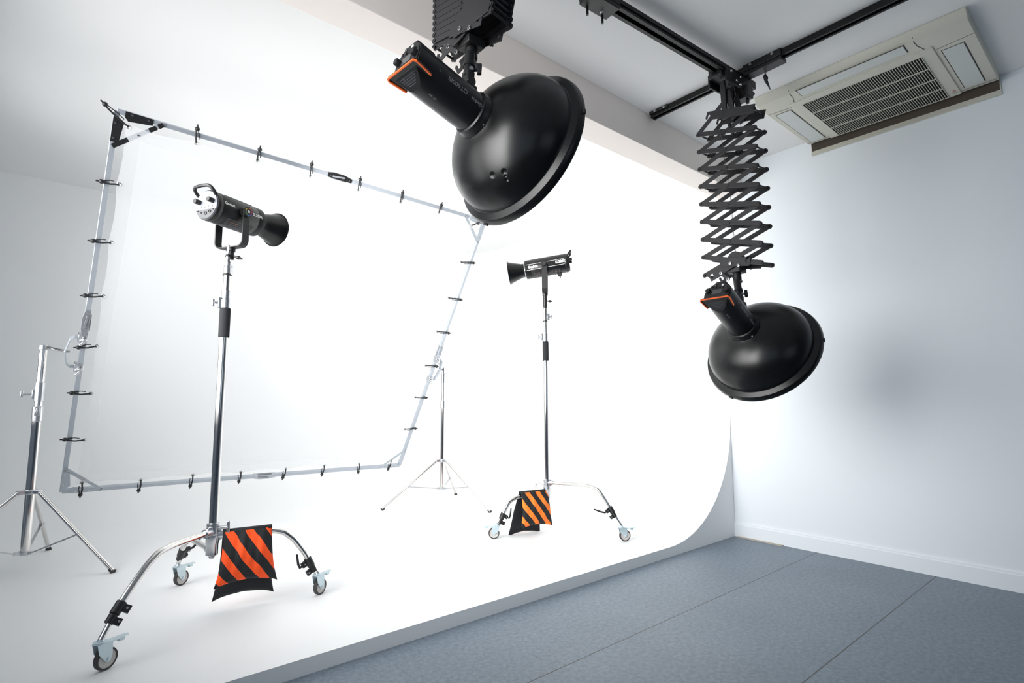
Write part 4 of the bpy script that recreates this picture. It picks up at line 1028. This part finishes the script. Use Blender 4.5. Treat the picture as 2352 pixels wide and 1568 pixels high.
# yoke-shaped clamps between stand and frame
def clamp(label, side, c0, c1, reach, top):
    """C-shaped bracket gripping the side tube at v = c0 and v = c1; rod from its middle to the stand top"""
    root = thing('frame_clamp', label, 'clamp', FR @ Matrix.Translation((side * HW, (c0 + c1) / 2, 0)))
    inv = root.matrix_world.inverted() if False else (FR @ Matrix.Translation((side * HW, (c0 + c1) / 2, 0))).inverted()
    h = (c1 - c0) / 2; m = side * reach
    path = [V((side * 0.02, -h, 0)), V((m * 0.55, -h * 1.05, 0)), V((m * 0.8, -h * 0.9, 0)), V((m, -h * 0.08, 0)), V((m, h * 0.08, 0)), V((m * 0.85, h * 0.8, 0)), V((m * 0.6, h * 1.0, 0)), V((side * 0.02, h, 0))]
    b = MB(); vs = []; fs = []; hw, th = 0.018, 0.005
    for i, p in enumerate(path):
        t_ = (path[min(i + 1, 7)] - path[max(i - 1, 0)]).normalized(); o_ = t_.cross(V((0, 0, 1)))
        for a_, c_ in ((-hw, -th / 2), (hw, -th / 2), (hw, th / 2), (-hw, th / 2)): vs.append(p + V((0, 0, a_)) + o_ * c_)
    for i in range(7):
        for j in range(4): fs.append((i * 4 + j, i * 4 + (j + 1) % 4, i * 4 + 4 + (j + 1) % 4, i * 4 + 4 + j))
    fs += [(3, 2, 1, 0), (28, 29, 30, 31)]
    b.add(vs, fs); b.build('bracket', M_alu, root, 0.001)
    for y in (-h, h):
        b = MB(); b.box((side * 0.006, y, 0), (0.045, 0.05, 0.042)); b.cyl((0, y, -0.02), (0, y, -0.045), 0.011, n=14); b.cyl((side * 0.0, y + 0.01, -0.04), (side * 0.02, y + 0.03, -0.05), 0.006, n=10); b.build('jaw', M_steel, root, 0.004)
    T = inv @ V(top)
    b = MB(); b.cyl((m, 0, 0), T, 0.008, n=14); b.cyl(T.lerp(V((m, 0, 0)), 0.1), T, 0.0135, n=16); b.cyl(V((m, 0, 0)) + V((-side * 0.02, 0, 0)), (m, 0, 0), 0.008, n=12); b.build('rod', M_chrome, root)
    return root
clamp('curved grey bracket clamping the frame\'s left tube to the left tripod', -1, 0.105, 0.295, 0.075, (PC[0] + 0.02, PC[1], 1.312))
clamp('curved silver bracket clamping the frame\'s right tube to the far tripod', 1, 0.075, 0.27, 0.075, (PD[0] - 0.012, PD[1], 1.285))

# ------------------------------------------------------------------ ceiling air conditioner
AX0, AX1, AY0, AY1, AZ = 3.062, 3.88, 0.415, 1.402, 2.742
ac = thing('air_conditioner', 'ivory ceiling air conditioner with a black slatted grille above the right wall', 'air conditioner', at((AX0 + AX1) / 2, (AY0 + AY1) / 2, ZC))
O_ = V(((AX0 + AX1) / 2, (AY0 + AY1) / 2, ZC))
def L_(x, y, z): return V((x, y, z)) - O_
b = MB()
prof = [(AX0, ZC), (AX0 + 0.006, ZC - 0.012), (AX0 + 0.03, AZ + 0.004), (AX0 + 0.04, AZ), (3.828, AZ), (3.845, AZ + 0.003), (3.856, AZ + 0.010), (3.863, AZ + 0.020), (3.866, AZ + 0.034), (3.866, ZC)]
b.prism([(x - O_.x, z - O_.z) for x, z in prof], AY1 - AY0, frame4((0, 0, 0), (1, 0, 0), (0, 0, 1), (0, -1, 0)))
b.build('casing', M_beige, ac, 0.004)
# hanging shroud against the wall, open at its ends
b = MB(); b.prism([(3.886, ZC - 0.004), (3.894, ZC - 0.004), (3.894, 2.676), (3.882, 2.676), (3.883, 2.684), (3.886, 2.690)], AY1 - AY0 + 0.0, frame4((-O_.x, 0, -O_.z), (1, 0, 0), (0, 0, 1), (0, -1, 0)))
b.build('wall_shroud', M_beige, ac)
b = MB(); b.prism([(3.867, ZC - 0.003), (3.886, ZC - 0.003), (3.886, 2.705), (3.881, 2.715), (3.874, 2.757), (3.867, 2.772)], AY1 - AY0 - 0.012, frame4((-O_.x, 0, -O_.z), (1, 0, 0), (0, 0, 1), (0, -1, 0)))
b.build('gutter_shade_strip', M_gutter_shade, ac)  # added strip; its brown carries the gutter's shade as colour
def plate(name, x0, x1, y0, y1, z0, z1, m_, par=ac, bev=0.0015):
    b = MB(); b.box(L_((x0 + x1) / 2, (y0 + y1) / 2, (z0 + z1) / 2), (x1 - x0, y1 - y0, z1 - z0)); return b.build(name, m_, par, bev)
gp = plate('intake_panel', 3.205, 3.842, 0.575, 1.262, AZ - 0.006, AZ + 0.002, M_beige, bev=0.003)
GX0, GX1, GY0, GY1 = 3.262, 3.826, 0.632, 1.208
plate('grille_well', GX0, GX1, GY0, GY1, AZ - 0.0068, AZ - 0.0058, M_dark, gp, 0)
b = MB()
n = 50
for i in range(n + 1):
    y = GY0 + (GY1 - GY0) * i / n; b.box(L_((GX0 + GX1) / 2, y, AZ - 0.009), (GX1 - GX0, 0.0024, 0.005))
for k in (1, 2, 3):
    x = GX0 + (GX1 - GX0) * k / 4; b.box(L_(x, (GY0 + GY1) / 2, AZ - 0.0095), (0.004, GY1 - GY0, 0.006))
b.build('grille_slats', M_beige, gp)
for nm, x0, x1, y0, y1 in (('long_flap', 3.092, 3.168, 0.667, 1.172), ('end_flap', 3.275, 3.806, 1.283, 1.369), ('end_flap', 3.288, 3.790, 0.467, 0.552)):
    plate('flap_gap', x0 - 0.004, x1 + 0.004, y0 - 0.004, y1 + 0.004, AZ - 0.001, AZ + 0.001, M_seam, ac, 0)
    plate(nm, x0, x1, y0, y1, AZ - 0.004, AZ + 0.001, M_flap, ac, 0.002)
# mould lines: corner seams, edge line
def line(pts, r=0.0011, m_=M_seam):
    b = MB(); b.tube([L_(*p) for p in pts], r, 6); b.build('mould_line', m_, ac)
line([(AX0 + 0.02, 1.213, AZ + 0.018), (3.10, 1.212, AZ - 0.0005), (3.15, 1.216, AZ - 0.0005), (3.203, 1.232, AZ - 0.0005)], 0.0016)
line([(AX0 + 0.02, 0.625, AZ + 0.018), (3.10, 0.625, AZ - 0.0005), (3.15, 0.622, AZ - 0.0005), (3.203, 0.607, AZ - 0.0005)], 0.0016)
line([(3.235, AY1 - 0.006, AZ - 0.0003), (3.252, 1.266, AZ - 0.0003)]); line([(3.24, 0.42, AZ - 0.0003), (3.255, 0.572, AZ - 0.0003)])
line([(3.815, AY1 - 0.006, AZ - 0.0003), (3.818, 1.266, AZ - 0.0003)]); line([(3.815, 0.42, AZ - 0.0003), (3.818, 0.572, AZ - 0.0003)])
for y in (1.16, 1.19, 0.66, 0.69):
    line([(3.840, y, AZ + 0.001), (3.856, y, AZ + 0.009), (3.864, y - 0.004, AZ + 0.022)], 0.0022)
# maker's emblem: three red diamonds and small lettering on the intake panel's corner
EM = V((3.772, 0.598, AZ - 0.0066)); ux = V((0, -1, 0)); uy = V((-1, 0, 0)); uy, ux = V((-1, 0, 0)), V((0, -1, 0))
b = MB()
for a in (90, 210, 330):
    a = math.radians(a); d = V((math.cos(a), math.sin(a))); p = V((-d.y, d.x))
    q = [V((0, 0)), d * 0.006 + p * 0.0035, d * 0.012, d * 0.006 - p * 0.0035]
    b.add([EM - O_ + ux * w_.x + uy * w_.y for w_ in q], [(0, 1, 2, 3)])
b.build('diamond_emblem', M_red, gp, recalc=False, label='red three-diamond emblem')
for i, tx in enumerate(('MITSUBISHI', 'ELECTRIC')):
    text_mesh(tx, 0.0085, lambda u, v_: EM - O_ + ux * u + uy * (v_ - 0.020 - i * 0.010), bold=0.0001, sx=0.62).build('maker_lettering', M_black, gp, recalc=False)

# ------------------------------------------------------------------ light
def area(name, loc, rot, sx, sy, power, col):
    l = bpy.data.lights.new(name, 'AREA'); l.shape = 'RECTANGLE'; l.size = sx; l.size_y = sy; l.energy = power; l.color = col
    o = bpy.data.objects.new(name, l); COL.objects.link(o); o.location = loc; o.rotation_euler = rot
    return o
# two unseen softboxes, added on the left and narrowed towards the cove's far corner
def aim(loc, tgt): return (V(tgt) - V(loc)).to_track_quat('-Z', 'Y').to_euler()
KL = (-0.6, 2.0, 1.75)
k = area('unseen_softbox', KL, aim(KL, (3.9, 3.3, 1.2)), 2.1, 1.6, 45, (1.0, 0.995, 0.985)); k.data.spread = math.radians(90)
# lamp added at the near video light's mouth to brighten the cove
n1 = V((0.8655, 0.5, 0.018)).normalized(); LP1 = V((0.812, 2.916, 1.896)) + n1 * 0.002
k = area('added_cove_lamp', LP1, aim(LP1, LP1 + n1), 0.16, 0.16, 20, (1.0, 0.99, 0.97)); k.data.shape = 'DISK'; k.data.spread = math.radians(112)
# second added softbox, lighting the cove softly from the side
k = area('unseen_softbox', (-0.70, 3.35, 1.75), aim((-0.70, 3.35, 1.75), (3.9, 3.9, 1.6)), 2.2, 1.6, 29, (1.0, 0.995, 0.985)); k.data.spread = math.radians(112)
# soft daylight through the nearer bays, plus fill added at an unseen front opening
area('window_daylight_left', (XL - 0.16, -0.6, (LW['z0'] + LW['z1']) / 2), (0, -PI / 2, 0), LW['z1'] - LW['z0'], 2.6, 4.5, (0.55, 0.76, 1.0))
area('added_front_fill', ((FW['x0'] + FW['x1']) / 2, YN - 0.16, (FW['z0'] + FW['z1']) / 2), (PI / 2, 0, 0), FW['x1'] - FW['x0'], FW['z1'] - FW['z0'], 3.6, (0.72, 0.86, 1.0))
w = bpy.data.worlds.new('sky'); scn.world = w; w.use_nodes = True
w.node_tree.nodes['Background'].inputs[0].default_value = (0.75, 0.86, 1.0, 1); w.node_tree.nodes['Background'].inputs[1].default_value = 0.35

# ------------------------------------------------------------------ camera
yaw, pitch, roll, fpx = 0.874693830, 0.108638328, 0.00275102109, 1234.69227
F = V((math.cos(yaw) * math.cos(pitch), math.sin(yaw) * math.cos(pitch), math.sin(pitch)))
Rt = V((math.sin(yaw), -math.cos(yaw), 0)); D = F.cross(Rt)
c, s = math.cos(roll), math.sin(roll)
right = Rt * c + D * s; down = D * c - Rt * s
cam = bpy.data.cameras.new('camera'); cam.sensor_width = 36; cam.lens = fpx * 36 / 2352; cam.clip_start = 0.02
co = bpy.data.objects.new('camera', cam); COL.objects.link(co)
co.matrix_world = frame4((0, 0, 1.0), right, -down, -F)
scn.camera = co
scn.view_settings.view_transform = 'Standard'
scn.view_settings.look = 'None'
scn.view_settings.exposure = 0.1
scn.view_settings.gamma = 1.0
scn.view_settings.use_curve_mapping = False
try:
    scn.cycles.max_bounces = 14; scn.cycles.diffuse_bounces = 8; scn.cycles.glossy_bounces = 6; scn.cycles.transparent_max_bounces = 12
except Exception:
    pass
